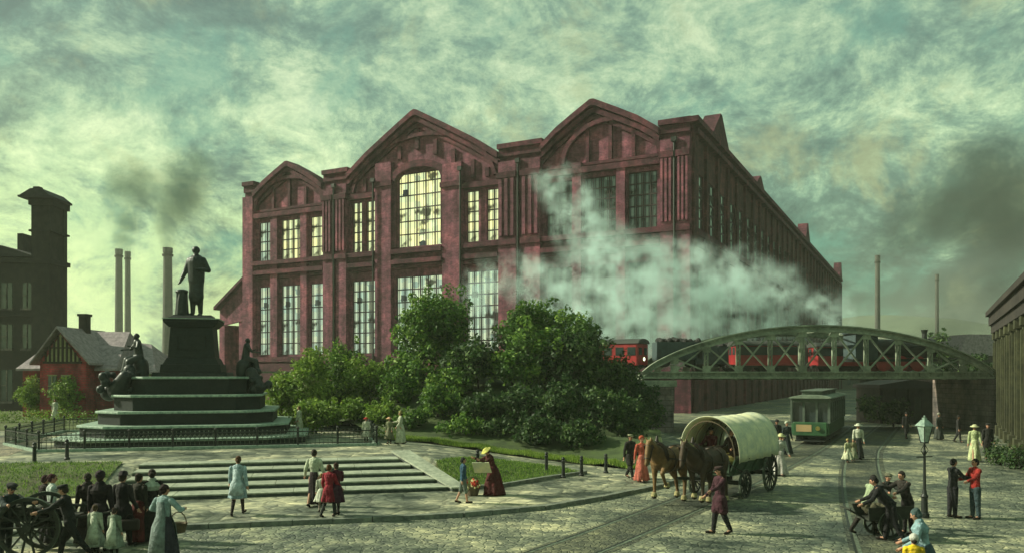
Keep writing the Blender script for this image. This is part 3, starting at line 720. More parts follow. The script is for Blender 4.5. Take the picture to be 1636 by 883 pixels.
# iron railing round it
fence = thing('iron_railing', AB(ma, 10.8, PL+RISE), ANG, 'low black iron railing enclosing the dark monument', 'railing')
fp = [(-5.6,0),(9.2,0),(9.2,13.2),(-8.4,13.6),(-8.4,4.4)]
rl_ = MB(); pk = MB(); kbm = MB()
for i in range(len(fp)):
    a, b_ = Vector((*fp[i],0)), Vector((*fp[(i+1) % len(fp)],0)); L_ = (b_-a).length; n = max(2, round(L_/1.9))
    for zr, t in ((.18,.04),(.42,.03),(.74,.05)): rl_.bar(a+Vector((0,0,zr)), b_+Vector((0,0,zr)), t, t)
    kbm.bar(a+Vector((0,0,.05)), b_+Vector((0,0,.05)), .25, .14)
    for k in range(n):
        p = a.lerp(b_, k/n); q = MB(); q.tube([p, p+Vector((0,0,.85))], .05, 8); q.cap(p+Vector((0,0,.9)), .075, n=8); q.build('post', MAT['iron'], fence)
    k = .1
    while k < L_:
        p = a.lerp(b_, k/L_); pk.bar(p+Vector((0,0,.12)), p+Vector((0,0,.8)), .022, .022); pk.cap(p+Vector((0,0,.82)), .03, n=5)
        pk.tube([p+Vector((0,0,.58))+ (b_-a).normalized()*(.07*cos(t)) + Vector((0,0,.07*sin(t))) for t in [j*pi/4 for j in range(8)]], .012, 4, closed=True); k += .2
rl_.build('rail', MAT['iron'], fence); pk.build('pickets', MAT['iron_worn'], fence); kbm.build('kerb', MAT['stone_edge'], fence)
# ------------------------------------------------------------------ bollards
def bollard():
    t = thing('bollard', (0,0,0)); q = MB(); q.lathe([(.11,0),(.11,.06),(.075,.1),(.065,.6),(.085,.64),(.085,.68),(.05,.72)], 12); q.build('post', MAT['iron'], t, smooth=False)
    q = MB(); q.cap((0,0,.76), .075, n=10); q.build('knob', MAT['iron'], t, smooth=True); return t
bl0 = bollard(); first = True
for (u, v, lab) in ((55,768,'black bollard on the left lawn behind the leaning carter'),(107,760,'black bollard on the left lawn, second from the left edge'),
        (763,762,'black bollard on the right lawn beside the woman in a yellow hat'),(873,756,'black bollard at the back edge of the right lawn'),
        (900,762,'black bollard second from the right tip of the lawn'),(929,758,'black bollard at the right tip of the triangular lawn'),(968,752,'black bollard by the verge, farthest right of the row')):
    p = P(u, v, .2); b_ = bl0 if first else copy_tree(bl0); first = False
    b_.location = (p.x, p.y, g(p.x, p.y)); tag(b_, lab, 'bollard', 'bollards round the lawns')

# ------------------------------------------------------------------ gas lamp
p = P(1477, 826, 0)
gl = thing('gas_lamp', p, .3, 'old black gas street lamp with a pale square lantern near the handcart', 'street lamp')
lh = ZV(668, p.y)
q = MB(); q.lathe([(.2,0),(.2,.12),(.14,.16),(.13,.6),(.16,.64),(.1,.72),(.075,.85)], 12); q.build('base', MAT['iron'], gl)
q = MB(); q.lathe([(.065,.85),(.05,lh-1.05),(.075,lh-1.03),(.075,lh-.98),(.04,lh-.94),(.04,lh-.72)], 10); q.bar((-.42,0,lh-1.15),(.42,0,lh-1.15),.035,.035); q.build('pole', MAT['iron'], gl)
gl.scale=(.7,.7,1)
q = MB(); frustum(q, .2, .2, .42, .42, lh-.7, lh-.22); q.build('lantern_glass', MAT['lampglass'], gl)
q = MB()
for sx in (-1,1):
    for sy in (-1,1): q.bar((sx*.105,sy*.105,lh-.72),(sx*.215,sy*.215,lh-.22),.025,.025)
q.box(-.12,.12,-.12,.12,lh-.74,lh-.7); q.tube([(.04,0,lh-.8),(.2,0,lh-.95),(.04,0,lh-1.1)],.014,6); q.tube([(-.04,0,lh-.8),(-.2,0,lh-.95),(-.04,0,lh-1.1)],.014,6); q.build('lantern_frame', MAT['iron'], gl)
q = MB(); frustum(q, .54,.54,.2,.2,lh-.22,lh-.04); q.box(-.07,.07,-.07,.07,lh-.04,lh+.03); q.cap((0,0,lh+.06),.04,n=8); q.build('lantern_roof', MAT['lampglass'], gl)

# ------------------------------------------------------------------ railway bridge
BY = 60.0; bx0, bx1 = XY(1026, BY), XY(1588, BY)
br = thing('railway_bridge', (bx0, BY, RZ), 0, 'grey riveted steel bowstring truss railway bridge spanning the street', 'bridge')
BL = bx1 - bx0; BW = 7.0; NP = 11; ztop = ZV(517, BY) - RZ
def archz(t): return .5 + (ztop-.6) * (1 - (2*t-1)**2)**.8
for side, y in enumerate((0, BW)):
    tr = thing('truss', (0, y, 0)); tr.parent = br
    q = MB(); q.box(0, BL, -.28, .28, -.0, .12); q.box(0, BL, -.06, .06, .12, .42); q.box(0, BL, -.25, .25, .42, .52)
    x = .3
    while x < BL: q.box(x-.03, x+.03, -.2, .2, .121, .419); x += .85
    q.build('bottom_chord', MAT['steel'], tr)
    q = MB(); K_ = 44; tt = [i/K_ for i in range(K_+1)]
    for (a, b_, wd) in ((0,.14,.5),(.14,.42,.16),(.42,.52,.55)):
        for i in range(K_):
            x0, x1 = tt[i]*BL, tt[i+1]*BL; z0, z1 = archz(tt[i])-.5, archz(tt[i+1])-.5
            q.add([(x0,-wd/2,z0+a),(x1,-wd/2,z1+a),(x1,wd/2,z1+a),(x0,wd/2,z0+a),(x0,-wd/2,z0+b_),(x1,-wd/2,z1+b_),(x1,wd/2,z1+b_),(x0,wd/2,z0+b_)],
              [(0,3,2,1),(4,5,6,7),(0,1,5,4),(1,2,6,5),(2,3,7,6),(3,0,4,7)])
    q.build('top_chord', MAT['steel'], tr)
    for k in range(1, NP):
        x = BL*k/NP; q = MB(); zt_ = archz(k/NP)-.5
        for s in (-.11,.11): q.box(x+s-.035, x+s+.035, -.13, .13, .52, zt_+.1)
        z = .8
        while z < zt_-.3: q.bar((x-.1,-.1,z),(x+.1,-.1,z+.3),.02,.05); z += .42
        q.box(x-.3, x+.3, -.15, -.135, .5, .95); q.box(x-.3, x+.3, -.15, -.135, max(.96,zt_-.35), zt_+.1)
        q.build('post', MAT['steel'], tr)
    for k in range(1, NP-1):
        xa, xb = BL*k/NP, BL*(k+1)/NP; za_, zb2 = archz(k/NP)-.45, archz((k+1)/NP)-.45
        q = MB(); q.bar((xa+.1,-.06,.6),(xb-.1,-.06,zb2),.16,.1); q.build('brace', MAT['steel'], tr)
        q = MB(); q.bar((xa+.1,.08,za_),(xb-.1,.08,.6),.16,.1); q.build('brace', MAT['steel'], tr)
for k in range(3, NP-2):
    x = BL*k/NP; zt_ = archz(k/NP)-.2
    q = MB(); q.box(x-.08, x+.08, 0, BW, zt_-.1, zt_+.08); q.bar((x,0,zt_),(x+BL/NP,BW,archz((k+1)/NP)-.2),.08,.08); q.build('sway_brace', MAT['steel'], br)
q = MB(); q.box(0, BL, .3, BW-.3, .05, .3)
for k in range(NP*2+1): x = max(.15,min(BL-.15,BL*k/NP/2)); q.box(x-.12, x+.12, .29, BW-.29, -.1, .049)
q.build('deck', MAT['steel'], br)
q = MB()
for y in (1.2, 2.6, 4.3, 5.7): q.box(0, BL, y-.04, y+.04, .42, .54)
q.build('rail', MAT['iron_worn'], br)
q = MB(); k = .3
while k < BL: q.box(k-.12, k+.12, .9, 2.9, .3, .42); q.box(k-.12, k+.12, 4.0, 6.0, .3, .42); k += .65
q.build('sleepers', MAT['wood_dark'], br)
# footway parapet with little lattice on the near side
# abutments
ab1 = thing('bridge_abutment', (bx0, BY, 0), 0, 'grey stone abutment at the left end of the railway bridge, beside the dark bushes', 'abutment')
q = MB(); q.box(-1.6, 2.3, -.3, BW+.6, 0, RZ-.12); q.box(-3.2, -1.6, -1.3, 0, 0, DECK); q.build('pier', MAT['stonewall'], ab1)
q = MB(); q.box(-1.8, 2.5, -.5, -.31, RZ-.6, RZ-.13); q.box(-3.4,-1.4,-1.5,.2,DECK,DECK+.25); q.build('coping', MAT['steel'], ab1)
q = MB()   # wing wall returning along the street
q.add([(-3.0,-9,0),(-1.9,-9,0),(-1.9,-1.3,0),(-3.0,-1.3,0),(-3.0,-9,.7),(-1.9,-9,.7),(-1.9,-1.3,3.6),(-3.0,-1.3,3.6)],[(0,3,2,1),(4,5,6,7),(0,1,5,4),(1,2,6,5),(2,3,7,6),(3,0,4,7)])
q.build('wing_wall', MAT['stonewall'], ab1)
ab2 = thing('bridge_abutment', (bx1, BY, 0), 0, 'dark stone abutment at the right end of the railway bridge', 'abutment')
q = MB(); q.box(-.6, 3, -.6, BW+.6, 0, RZ-.02); q.build('pier', MAT['stonewall'], ab2)
# street wall continuing behind the bridge on the left with an arch-like shadow recess
# ------------------------------------------------------------------ embankment left of the bridge
em = MB(); em.prism([(bx0-26, DECK-1.2), (bx0-1.6, DECK-.05), (bx0-1.6, 0), (bx0-26, 0)], BY+.0, BY+BW+3)
tag(em.build('embankment', MAT['soil']), kind='structure')
q = thing('rail_track', (0,0,0)); q['kind'] = 'structure'; s_ = MB(); r_ = MB()
for y in (1.2, 2.6, 4.3, 5.7): r_.box(bx0-30, bx0, BY+y-.04, BY+y+.04, RZ+.42, RZ+.54)
r_.build('rail', MAT['iron_worn'], q)

# ------------------------------------------------------------------ railway vehicles
def wheel(m, x, y, z, r, w=.1): 
    m.tube([(x, y-w/2, z), (x, y+w/2, z)], r, 16)
def carriage(label, loc, rz, L_=10.0, Wd=2.5, hb=2.15, lamp_end=True):
    t = thing('railway_carriage', loc, rz, label, 'carriage', 'red railway carriages'); t.scale = (.84,.84,.8)
    q = MB(); prof = [(-Wd/2,.55),(Wd/2,.55),(Wd/2,.55+hb*.8),(Wd/2-.12,.55+hb)]
    q.box(-L_/2, L_/2, -Wd/2, Wd/2, .55, .55+hb); b_ = q.build('body', MAT['train_red'], t, bevel=.12)
    q = MB(); n = 10; pr = [(Wd/2*1.06*cos(pi*i/n), .55+hb+.5*sin(pi*i/n)) for i in range(n+1)]
    Mx = Matrix.Rotation(radians(90), 4, 'Z'); q.prism(pr, -L_/2-.12, L_/2+.12, M=Mx); q.build('roof', MAT['train_roof'], t)
    for k in range(7):
        x = -L_/2 + L_*(k+.5)/7
        for s in (-1, 1):
            q = MB(); q.box(x-.4, x+.4, s*(Wd/2+.01)-.02, s*(Wd/2+.01)+.02, 1.55, 2.35); q.build('window', MAT['glass_dark'], b_)
    for s in (-1, 1):
        for y in (-.6,.6):
            q = MB(); q.box(s*(L_/2+.01)-.02, s*(L_/2+.01)+.02, y-.35, y+.35, 1.6, 2.3); q.build('window', MAT['glass_dark'], b_)
    q = MB(); q.tube([(L_/2,0,1.2),(L_/2+.14,0,1.2)],.17,14); q.build('lamp', MAT['lamp'], t)
    q = MB(); q.tube([(L_/2,0,1.2),(L_/2+.11,0,1.2)],.24,14); q.build('lamp_rim', MAT['brass'], t)
    q = MB(); q.box(-L_/2-.05, L_/2+.05, -Wd/2+.15, Wd/2-.15, .38, .549); 
    for y in (-.85,.85): q.tube([(L_/2,y,.5),(L_/2+.4,y,.5)],.16,10); q.tube([(-L_/2,y,.5),(-L_/2-.4,y,.5)],.16,10)
    q.build('underframe', MAT['iron'], t)
    for x in (-L_/2+1.2,-L_/2+2.6,L_/2-2.6,L_/2-1.2):
        q = MB(); wheel(q, x, -.72, .42, .42); wheel(q, x, .72, .42, .42); q.tube([(x,-.7,.42),(x,.7,.42)],.06,8); q.build('wheel_set', MAT['iron'], t)
    return t
zr = RZ+.54
p1 = Vector((XY(1040, 62.3), 62.3, zr))
dirr = Vector((.84,-.54,0)); rzc = atan2(dirr.y, dirr.x); c_ = p1 - dirr*4.2
carriage('red railway carriage with a rounded dark roof emerging from the trees left of the bridge', (c_.x, c_.y, zr), rzc, 8.4)
carriage('red railway carriage with a round white lamp behind the truss, left half of the bridge', (XY(1218,62.0), 61.95, zr), 0, 5.6, hb=1.9)
carriage('red railway carriage in the middle of the bridge, half hidden by steam and braces', (XY(1320,65.0)+1, 65.0, zr), 0, 5.0, hb=1.9)
# open wagon loaded with coal
def coal_wagon(label, loc, L_=3.6):
    t = thing('coal_wagon', loc, 0, label, 'wagon', 'blue grey coal wagons')
    q = MB(); q.box(-L_/2,L_/2,-1.15,1.15,.6,.7)
    for s in (-1,1): q.box(-L_/2,L_/2,s*1.15-.05,s*1.15+.05,.7,2.0); q.box(s*L_/2-.05,s*L_/2+.05,-1.1,1.1,.7,2.0)
    for k in range(5): x = -L_/2+L_*k/4; q.box(x-.05,x+.05,-1.24,-1.2,.6,2.05)
    q.build('body', MAT['tender'], t)
    q = MB()
    for k in range(60): q.cap((random.uniform(-L_/2+.2,L_/2-.2),random.uniform(-.95,.95),1.9+random.uniform(0,.3)), random.uniform(.15,.3), n=6)
    q.cap((-L_/2+.6,0,1.7),.5,(L_/2-.6,0,1.7),.5); q.build('coal_load', MAT['coal'], t, remesh=.06)
    q = MB(); q.box(-L_/2,L_/2,-.9,.9,.42,.599); q.build('underframe', MAT['iron'], t)
    for x in (-L_/2+.7,L_/2-.7):
        q = MB(); wheel(q,x,-.72,.4,.4); wheel(q,x,.72,.4,.4); q.tube([(x,-.7,.4),(x,.7,.4)],.06,8); q.build('wheel_set', MAT['iron'], t)
    return t
coal_wagon('blue grey coal wagon behind the left end of the bridge arch', (XY(1082,65.0), 65.0, zr+.35))
coal_wagon('blue grey coal wagon just right of its twin, nearer the bridge posts', (XY(1143,65.0), 65.0, zr))
# locomotive
def locomotive(loc, rz):
    t = thing('steam_locomotive', loc, rz, 'black steam locomotive behind the right part of the truss', 'locomotive')
    q = MB(); q.tube([(-1.2,0,1.75),(3.2,0,1.75)],.72,24); q.tube([(3.2,0,1.75),(3.5,0,1.75)],.78,24); q.build('boiler', MAT['iron'], t)
    q = MB(); q.lathe([(.2,2.4),(.17,2.9),(.24,3.15),(.26,3.2)],14,c=(2.9,0,0)); q.build('chimney', MAT['iron'], t)
    q = MB(); q.lathe([(.3,2.3),(.3,2.65),(.15,2.85)],14,c=(1.1,0,0)); q.build('dome', MAT['brass'], t)
    q = MB(); q.box(-2.9,-1.2,-1.15,1.15,.9,2.9); q.box(-3.1,-1.0,-1.25,1.25,2.9,3.0); q.build('cab', MAT['tender'], t)
    q = MB(); q.box(-3,3.4,-1.0,1.0,.75,.95); q.build('frame', MAT['iron'], t)
    for x in (-.6,.7,2.0):
        for y in (-.75,.75): q = MB(); wheel(q,x,y,.6,.6); q.build('wheel', MAT['train_red'], t)
    return t
locomotive((XY(1415,62.2), 62.0, zr), 0)

# ------------------------------------------------------------------ tram
tp = Vector((19.0, 50.0, 0)); td = Vector((.4586,.8886,0)); TL = 10.4
tp = Vector((XY(1294,49.6), 49.6, 0))
tm = thing('tram', tp + td*TL/2, atan2(td.y, td.x), 'small green electric tram with a pale clerestory roof coming from under the bridge', 'tram')
W_ = 2.1
tm.scale=(1,1.06,1.06)
q = MB(); q.box(-TL/2+.1, TL/2-.1, -W_/2, W_/2, .55, 1.25); bd = q.build('body', MAT['tram_green'], tm, bevel=.06)
q = MB()
for i in range(9):
    x = -TL/2+.15+(TL-.3)*i/8
    for s in (-1,1): q.box(x-.09, x+.09, s*W_/2-.05, s*W_/2+.05, 1.25, 2.6)
for y in (-1,-.36,.36,1):
    for s in (-1,1): q.box(s*(TL/2-.15)-.05, s*(TL/2-.15)+.05, y-.06 if abs(y)<1 else y*1.0-.05, y+.06 if abs(y)<1 else y+.05, 1.25, 2.6)
q.box(-TL/2+.08,TL/2-.08,-W_/2-.01,W_/2+.01,2.45,2.68); q.build('window_posts', MAT['tram_grey'], tm)
q = MB(); q.box(-TL/2+.2, TL/2-.2, -W_/2+.02, W_/2-.02, 1.251, 2.449); q.build('windows', MAT['glass_dark'], tm)
q = MB(); pr = [(W_/2*1.12*cos(pi*i/10), 2.68+.2*sin(pi*i/10)) for i in range(11)]; q.prism(pr, -TL/2-.25, TL/2+.25, M=Matrix.Rotation(radians(90),4,'Z')); q.build('roof', MAT['tram_roof'], tm)
q = MB(); q.box(-TL/2+.9,-.3,-.55,.55,2.8,3.08); q.box(.3,TL/2-.9,-.55,.55,2.8,3.08); q.box(-TL/2+.7,-.1,-.65,.65,3.08,3.13); q.box(.1,TL/2-.7,-.65,.65,3.08,3.13); q.build('clerestory', MAT['tram_grey'], tm)
q = MB(); q.box(-TL/2-.12, -TL/2+.1, -W_/2+.1, W_/2-.1, .5, 1.3); q.build('front_dash', MAT['tram_green'], tm, bevel=.05)
q = MB(); q.box(-TL/2-.14, -TL/2-.12, -.1, .75, .75, 1.15); q.build('destination_board', MAT['orange_wall'], tm)
q = MB(); q.tube([(-TL/2-.13,-.45,.95),(-TL/2-.22,-.45,.95)],.13,12); q.build('headlight', MAT['brass'], tm)
q = MB(); q.box(-TL/2+.6, TL/2-.6, -W_/2+.2, W_/2-.2, .2, .549); q.box(-TL/2-.2,-TL/2+.5,-.8,.8,.18,.26); q.build('underframe', MAT['iron'], tm)
for x in (-1.3,1.3): q = MB(); wheel(q,x,-.72,.38,.38); wheel(q,x,.72,.38,.38); q.build('wheel_set', MAT['iron'], tm)

# ------------------------------------------------------------------ cottage at the left
CY = 64.0; cz = g(-45, 64)+.0
def cu(u): return XY(u, CY)
cx = cu(120)
ct = thing('timbered_cottage', (cx-.6, CY, cz), 0, 'small red brick cottage with timbered gable, grey slate roofs and ivy left of the monument', 'house')
def lz(v): return ZV(v, CY) - cz
def lxu(u): return cu(u) - cx
q = MB(); q.box(lxu(30), lxu(180), 1.5, 9, 0, lz(583)); q.box(lxu(180), lxu(226), 3.0, 9, 0, lz(590)); q.build('wall', MAT['cottage_brick'], ct)
q = MB(); xg0, xg1, xgp = lxu(76), lxu(150), lxu(109)
q.prism([(xg0,0),(xg1,0),(xg1,lz(576)),(xgp,lz(530)),(xg0,lz(576))], 0, 4); q.build('gable_wall', MAT['cottage_brick'], ct)
q = MB(); q.prism([(xg0+.35,lz(578)),(xg1-.35,lz(578)),(xgp,lz(533))], -.06, -.003); q.build('gable_plaster', MAT['plaster'], ct)
q = MB()
for xx in [xg0+.5+i*(xg1-xg0-1)/8 for i in range(9)]:
    zt_ = lz(578)+(1-abs(xx-xgp)/((xg1-xg0)/2))*(lz(533)-lz(578)); q.box(xx-.07,xx+.07,-.13,-.061,lz(577),max(lz(576),zt_))
q.box(xg0+.3,xg1-.3,-.14,-.061,lz(580),lz(577)); q.box(xgp-1.0,xgp+1.0,-.14,-.061,lz(556),lz(554)); q.build('timber_frame', MAT['timber'], ct)
def roofslab(m, a, b_, c, d, t=.18):   # four corners, thickness downwards
    A = [Vector(k) for k in (a,b_,c,d)]; B = [k-Vector((0,0,t)) for k in A]; m.add(A+B, [(0,1,2,3),(7,6,5,4),(0,4,5,1),(1,5,6,2),(2,6,7,3),(3,7,4,0)])
rf = MB()
zr_, ze = lz(521), lz(579)
roofslab(rf, (xgp,-.6,zr_),(xgp,7,zr_),(xg1+.55,7,ze),(xg1+.55,-.6,ze)); roofslab(rf, (xgp,7,zr_),(xgp,-.6,zr_),(xg0-.5,-.6,ze),(xg0-.5,7,ze))
rf.build('gable_roof', MAT['slate'], ct)
rf = MB(); yr = 5.2; zr2 = lz(524)
roofslab(rf, (lxu(60),yr,zr2),(lxu(170),yr,zr2),(lxu(186),1.2,lz(588)),(lxu(22),1.2,lz(588))); roofslab(rf, (lxu(170),yr,zr2),(lxu(60),yr,zr2),(lxu(22),9.4,lz(588)),(lxu(186),9.4,lz(588)))
roofslab(rf, (lxu(60),yr,zr2),(lxu(22),1.2,lz(588)),(lxu(22),9.4,lz(588)),(lxu(60),yr,zr2-.01)); roofslab(rf, (lxu(170),yr,zr2),(lxu(170),yr,zr2-.01),(lxu(186),9.4,lz(588)),(lxu(186),1.2,lz(588)))
rf.build('main_roof', MAT['slate'], ct)
rf = MB(); roofslab(rf, (lxu(165),6,lz(540)),(lxu(200),6,lz(545)),(lxu(238),2.6,lz(593)),(lxu(178),2.6,lz(593))); roofslab(rf, (lxu(200),6,lz(545)),(lxu(165),6,lz(540)),(lxu(178),9.4,lz(593)),(lxu(238),9.4,lz(593)))
roofslab(rf, (lxu(200),6,lz(545)),(lxu(238),9.4,lz(593)),(lxu(238),2.6,lz(593)),(lxu(200),6,lz(545)-.01))
rf.build('side_roof', MAT['slate'], ct)
q = MB(); q.box(xgp-.3,xgp+.35,3.2,3.9,lz(530),lz(498)); q.box(xgp-.38,xgp+.43,3.1,4.0,lz(500),lz(496)); q.build('chimney', MAT['sooty'], ct)
for (ua, ub, va, vb) in ((90,103,632,600),(112,126,632,600),(45,60,640,605)):
    w_ = MB(); y0 = -.09 if ua > 70 else 1.41; w_.box(lxu(ua),lxu(ub),y0,y0+.088,lz(va),lz(vb)); f_ = w_.build('window', MAT['glass_dark'], ct)
    w_ = MB(); xm = (lxu(ua)+lxu(ub))/2; w_.box(xm-.04,xm+.04,y0-.05,y0-.002,lz(va),lz(vb)); w_.box(lxu(ua)-.06,lxu(ub)+.06,y0-.05,y0-.002,lz(va)-.1,lz(va)); w_.box(lxu(ua)-.06,lxu(ub)+.06,y0-.05,y0-.002,lz(vb),lz(vb)+.1); w_.box(lxu(ua),lxu(ub),y0-.06,y0-.055,(lz(va)+lz(vb))/2-.04,(lz(va)+lz(vb))/2+.04); w_.build('frame', MAT['plaster'], f_)
# low wall in front of the cottage with bright hedge handled in planting

# ------------------------------------------------------------------ sooty office block with tower
OY = 86.0
ob = thing('office_building', (XY(40,OY), OY, 0), 0, 'dark sooty office block with a tall square tower at the left edge', 'building')
ox = lambda u: XY(u, OY) - XY(40, OY)
oz = lambda v: ZV(v, OY)
q = MB(); q.box(ox(-60), ox(60), 0, 4.6, 0, oz(412)); q.box(ox(-60), ox(62), -.4, 0, oz(420), oz(412)); q.box(ox(-60), ox(62), -.3, 0, oz(505), oz(499)); q.build('wall', MAT['sooty'], ob)
q = MB(); q.prism([(ox(-62),oz(411)),(ox(62),oz(411)),(ox(10),oz(394)),(ox(-62),oz(382))], -.6, 5); q.build('roof', MAT['slate_dark'], ob)
q = MB(); q.box(ox(0),ox(9),3,5,oz(400),oz(365)); q.build('chimney', MAT['sooty'], ob)
q = MB(); tx0, tx1 = ox(57), ox(86); q.box(tx0,tx1,-.8,2.6,0,oz(415))
for a in (tx0, tx1-.7, (tx0+tx1)/2-.35):
    q.box(a,a+.7,-.8,-.1,oz(415),oz(330)); q.box(a,a+.7,1.9,2.6,oz(415),oz(330))
q.box(tx0+.05,tx1-.05,-.5,2.3,oz(415),oz(330)); q.box(tx0-.25,tx1+.25,-1.0,2.8,oz(422),oz(415)); q.box(tx0-.2,tx1+.2,-1.0,2.8,oz(330),oz(320)); q.box(tx0-.2,tx1+.2,-.95,2.75,oz(372),oz(369)); q.build('tower', MAT['sooty'], ob)
q = MB(); q.slab([(tx0-.9,-1.7),(tx1+.4,-1.7),(tx1+.4,2.9),(tx0-.9,2.9)],oz(320),oz(317)); q.prism([(tx0-.9,oz(317)),(tx1+.4,oz(317)),(tx1-.5,oz(306)),(tx0+.3,oz(306))],-1.5,2.8); q.build('tower_cap', MAT['slate_dark'], ob)
q = MB(); q.box(ox(50),ox(60),.3,1.0,oz(306),oz(297)); q.build('flue', MAT['sooty'], ob)
for (ua,ub) in ((-20,-8),(3,20),(37,51)):
    for (va,vb) in ((492,452),(556,518),(640,590)):
        w_ = MB(); w_.box(ox(ua),ox(ub),-.06,.0-.003,oz(va),oz(vb)); f_ = w_.build('window', MAT['glass_dark'], ob)
        w_ = MB(); xm=(ox(ua)+ox(ub))/2; w_.box(xm-.05,xm+.05,-.14,-.063,oz(va),oz(vb)); zm=(oz(va)+oz(vb))/2; w_.box(ox(ua),xm-.05,-.13,-.063,zm-.05,zm+.05); w_.box(ox(ua)-.15,ox(ub)+.15,-.3,-.063,oz(va)-.25,oz(va)-.02); w_.build('frame', MAT['stonewall'], f_)
for k in (0,):
    w_ = MB(); xm = tx0+.72; w_.box(xm,xm+.3,-.56,-.505,oz(408),oz(338)); w_.build('louvre', MAT['plaster'], ob)

def _flip(m): m.M = Matrix.Scale(-1, 4, (0,1,0)); return m
# ------------------------------------------------------------------ colonnaded building at the right edge
RB = Vector((XY(1588,60), 60.2, 0)); cd = Vector((-.4586,-.8886,0))
cb = thing('colonnade_building', RB + Vector((.9,.2,0)), atan2(cd.y, cd.x), 'dark building with tall dull olive pilasters at the right edge of the street', 'building')
CL, CH = 30.0, 8.9      # local x runs towards the camera, local +y is the street side
MB_=MB; MB=lambda: _flip(MB_())
q = MB(); q.box(0, CL, -8, 0, 0, CH); q.box(-.3, CL, -8, .75, CH-1.5, CH-.9); q.build('wall', MAT['sooty'], cb)
q = MB(); q.box(-.5, CL, -8, 1.1, CH-.2, CH+.15); q.box(-.4, CL, -.5, .9, CH-.9, CH-.2); q.build('cornice', MAT['sooty'], cb)
for i in range(9):
    x = .5+i*3.3; q = MB(); q.box(x, x+.75, 0, .6, .7, CH-1.5); q.box(x-.12, x+.87, 0, .75, 0, .7); q.box(x-.12,x+.87,0,.72,CH-2.0,CH-1.5); q.box(x+.2,x+.55,.6,.68,.9,CH-2.2); q.build('pilaster', MAT['pilaster'], cb)
    q = MB(); q.box(x+1.3, x+2.7, 0.003, .06, 2.2, 6.6); w_ = q.build('window', MAT['glass_dark'], cb)
    q = MB(); q.box(x+1.2,x+2.8,.063,.15,2.05,2.2); q.box(x+1.95,x+2.05,.063,.12,2.2,6.6); q.box(x+1.3,x+1.95,.063,.11,4.3,4.4); q.build('frame', MAT['timber'], w_)
q = MB()
for i in range(14): q.box(-.3+i*2.2, .5+i*2.2, -1.2, .2, CH+.15, CH+random.uniform(.4,1.1))
q.build('parapet', MAT['sooty'], cb)

MB = MB_
# ------------------------------------------------------------------ far things
def stack(u, vt, Y, wpx, label):
    z = ZV(vt, Y); r0 = wpx/F*Y/2
    t = thing('factory_chimney', (XY(u,Y), Y, 0), 0, label, 'chimney', 'tall factory chimneys far behind')
    q = MB(); q.lathe([(r0*1.5,0),(r0*1.2,z*.4),(r0,z*.96),(r0*1.15,z*.965),(r0*1.15,z)], 14); q.build('shaft', MAT['far_stack'], t, smooth=False)
    q = MB(); q.lathe([(r0*1.3,z*.94),(r0*1.3,z*.955)],14); q.build('collar', MAT['sooty'], t)
    return t
stack(190, 398, 330, 10, 'leftmost of the two twin chimneys between tower and statue')
stack(204, 402, 345, 8, 'right one of the two twin chimneys between tower and statue')
stack(268, 396, 260, 13, 'dark factory chimney just left of the bronze standing man')
stack(1402, 408, 320, 7, 'lone thin chimney rising above the right half of the bridge')
stack(1497, 438, 360, 5, 'faint thin chimney farther right above the bridge arch')
def far_house(x, y, w_, d_, h_, rz, mt, label, nwin=4, roofh=3, group='far buildings behind'):
    t = thing('far_building', (x,y,0), rz, label, 'building', group)
    q = MB(); q.box(-w_/2,w_/2,-d_/2,d_/2,0,h_); q.build('wall', mt, t)
    q = MB(); q.prism([(-w_/2-.4,h_),(w_/2+.4,h_),(0,h_+roofh)] if w_ < d_ else [(-w_/2-.4,h_),(w_/2+.4,h_),(w_/2-1,h_+roofh),(-w_/2+1,h_+roofh)], -d_/2-.4, d_/2+.4); q.build('roof', MAT['slate'], t)
    for k in range(nwin):
        for zz_ in range(max(1,int(h_/3.6))):
            x_ = -w_/2 + w_*(k+.5)/nwin; q = MB(); q.box(x_-.5,x_+.5,-d_/2-.06,-d_/2-.003,1.2+zz_*3.4,2.9+zz_*3.4); q.build('window', MAT['glass_dark'], t)
    return t
far_house(XY(170,170),170,26,12,5.5,0,MAT['far_wall'],'long low shed behind the cottage roofs, under the twin chimneys',7)
far_house(XY(262,150),150,20,12,5,0,MAT['far_wall'],'low shed between the cottage and the monument',6)
far_house(XY(10,150),150,24,12,9,0,MAT['far_wall'],'grey workshop behind the office tower',6)
far_house(XY(1455,128),128,5,7,3.6,0,MAT['orange_wall'],'small ochre house seen under the bridge, left of its neighbour',2,1.6)
far_house(XY(1500,132),132,7,7,4.0,.2,MAT['orange_wall'],'ochre house seen under the bridge behind the lamp',3,1.8)
far_house(XY(1560,118),118,11,8,7,.1,MAT['sooty'],'dark house behind the right end of the bridge',4)
far_house(XY(1425,150),150,7,9,7.5,.3,MAT['far_wall'],'grey house seen under the middle of the bridge',3)
far_house(XY(1380,250),250,30,14,12,.1,MAT['far_wall'],'distant grey factory block beyond the far end of the hall',7)
gs = thing('goods_shed', (XY(1462,70.5), 70.5, 0), .0, 'long dark goods shed standing across the street beyond the bridge', 'shed')
gs.scale=(.62,.8,.95)
q = MB(); q.box(-5,4.2,0,6,0,3.3); q.box(4.2,11.5,-1.2,6,0,4.2)
for k in range(9): q.box(-4.6+k*1.8,-4.35+k*1.8,-.2 if -4.6+k*1.8<4 else -1.4,-.002 if -4.6+k*1.8<4 else -1.202,0,3.2)
q.build('wall', MAT['sooty'], gs)
q = MB(); q.prism([(-5.3,3.3),(4.2,3.3),(4.2,3.6),(-.6,4.1),(-5.3,3.6)],-.5,6.4); q.box(4.1,11.8,-1.6,6.4,4.2,4.4); q.build('roof', MAT['slate_dark'], gs)
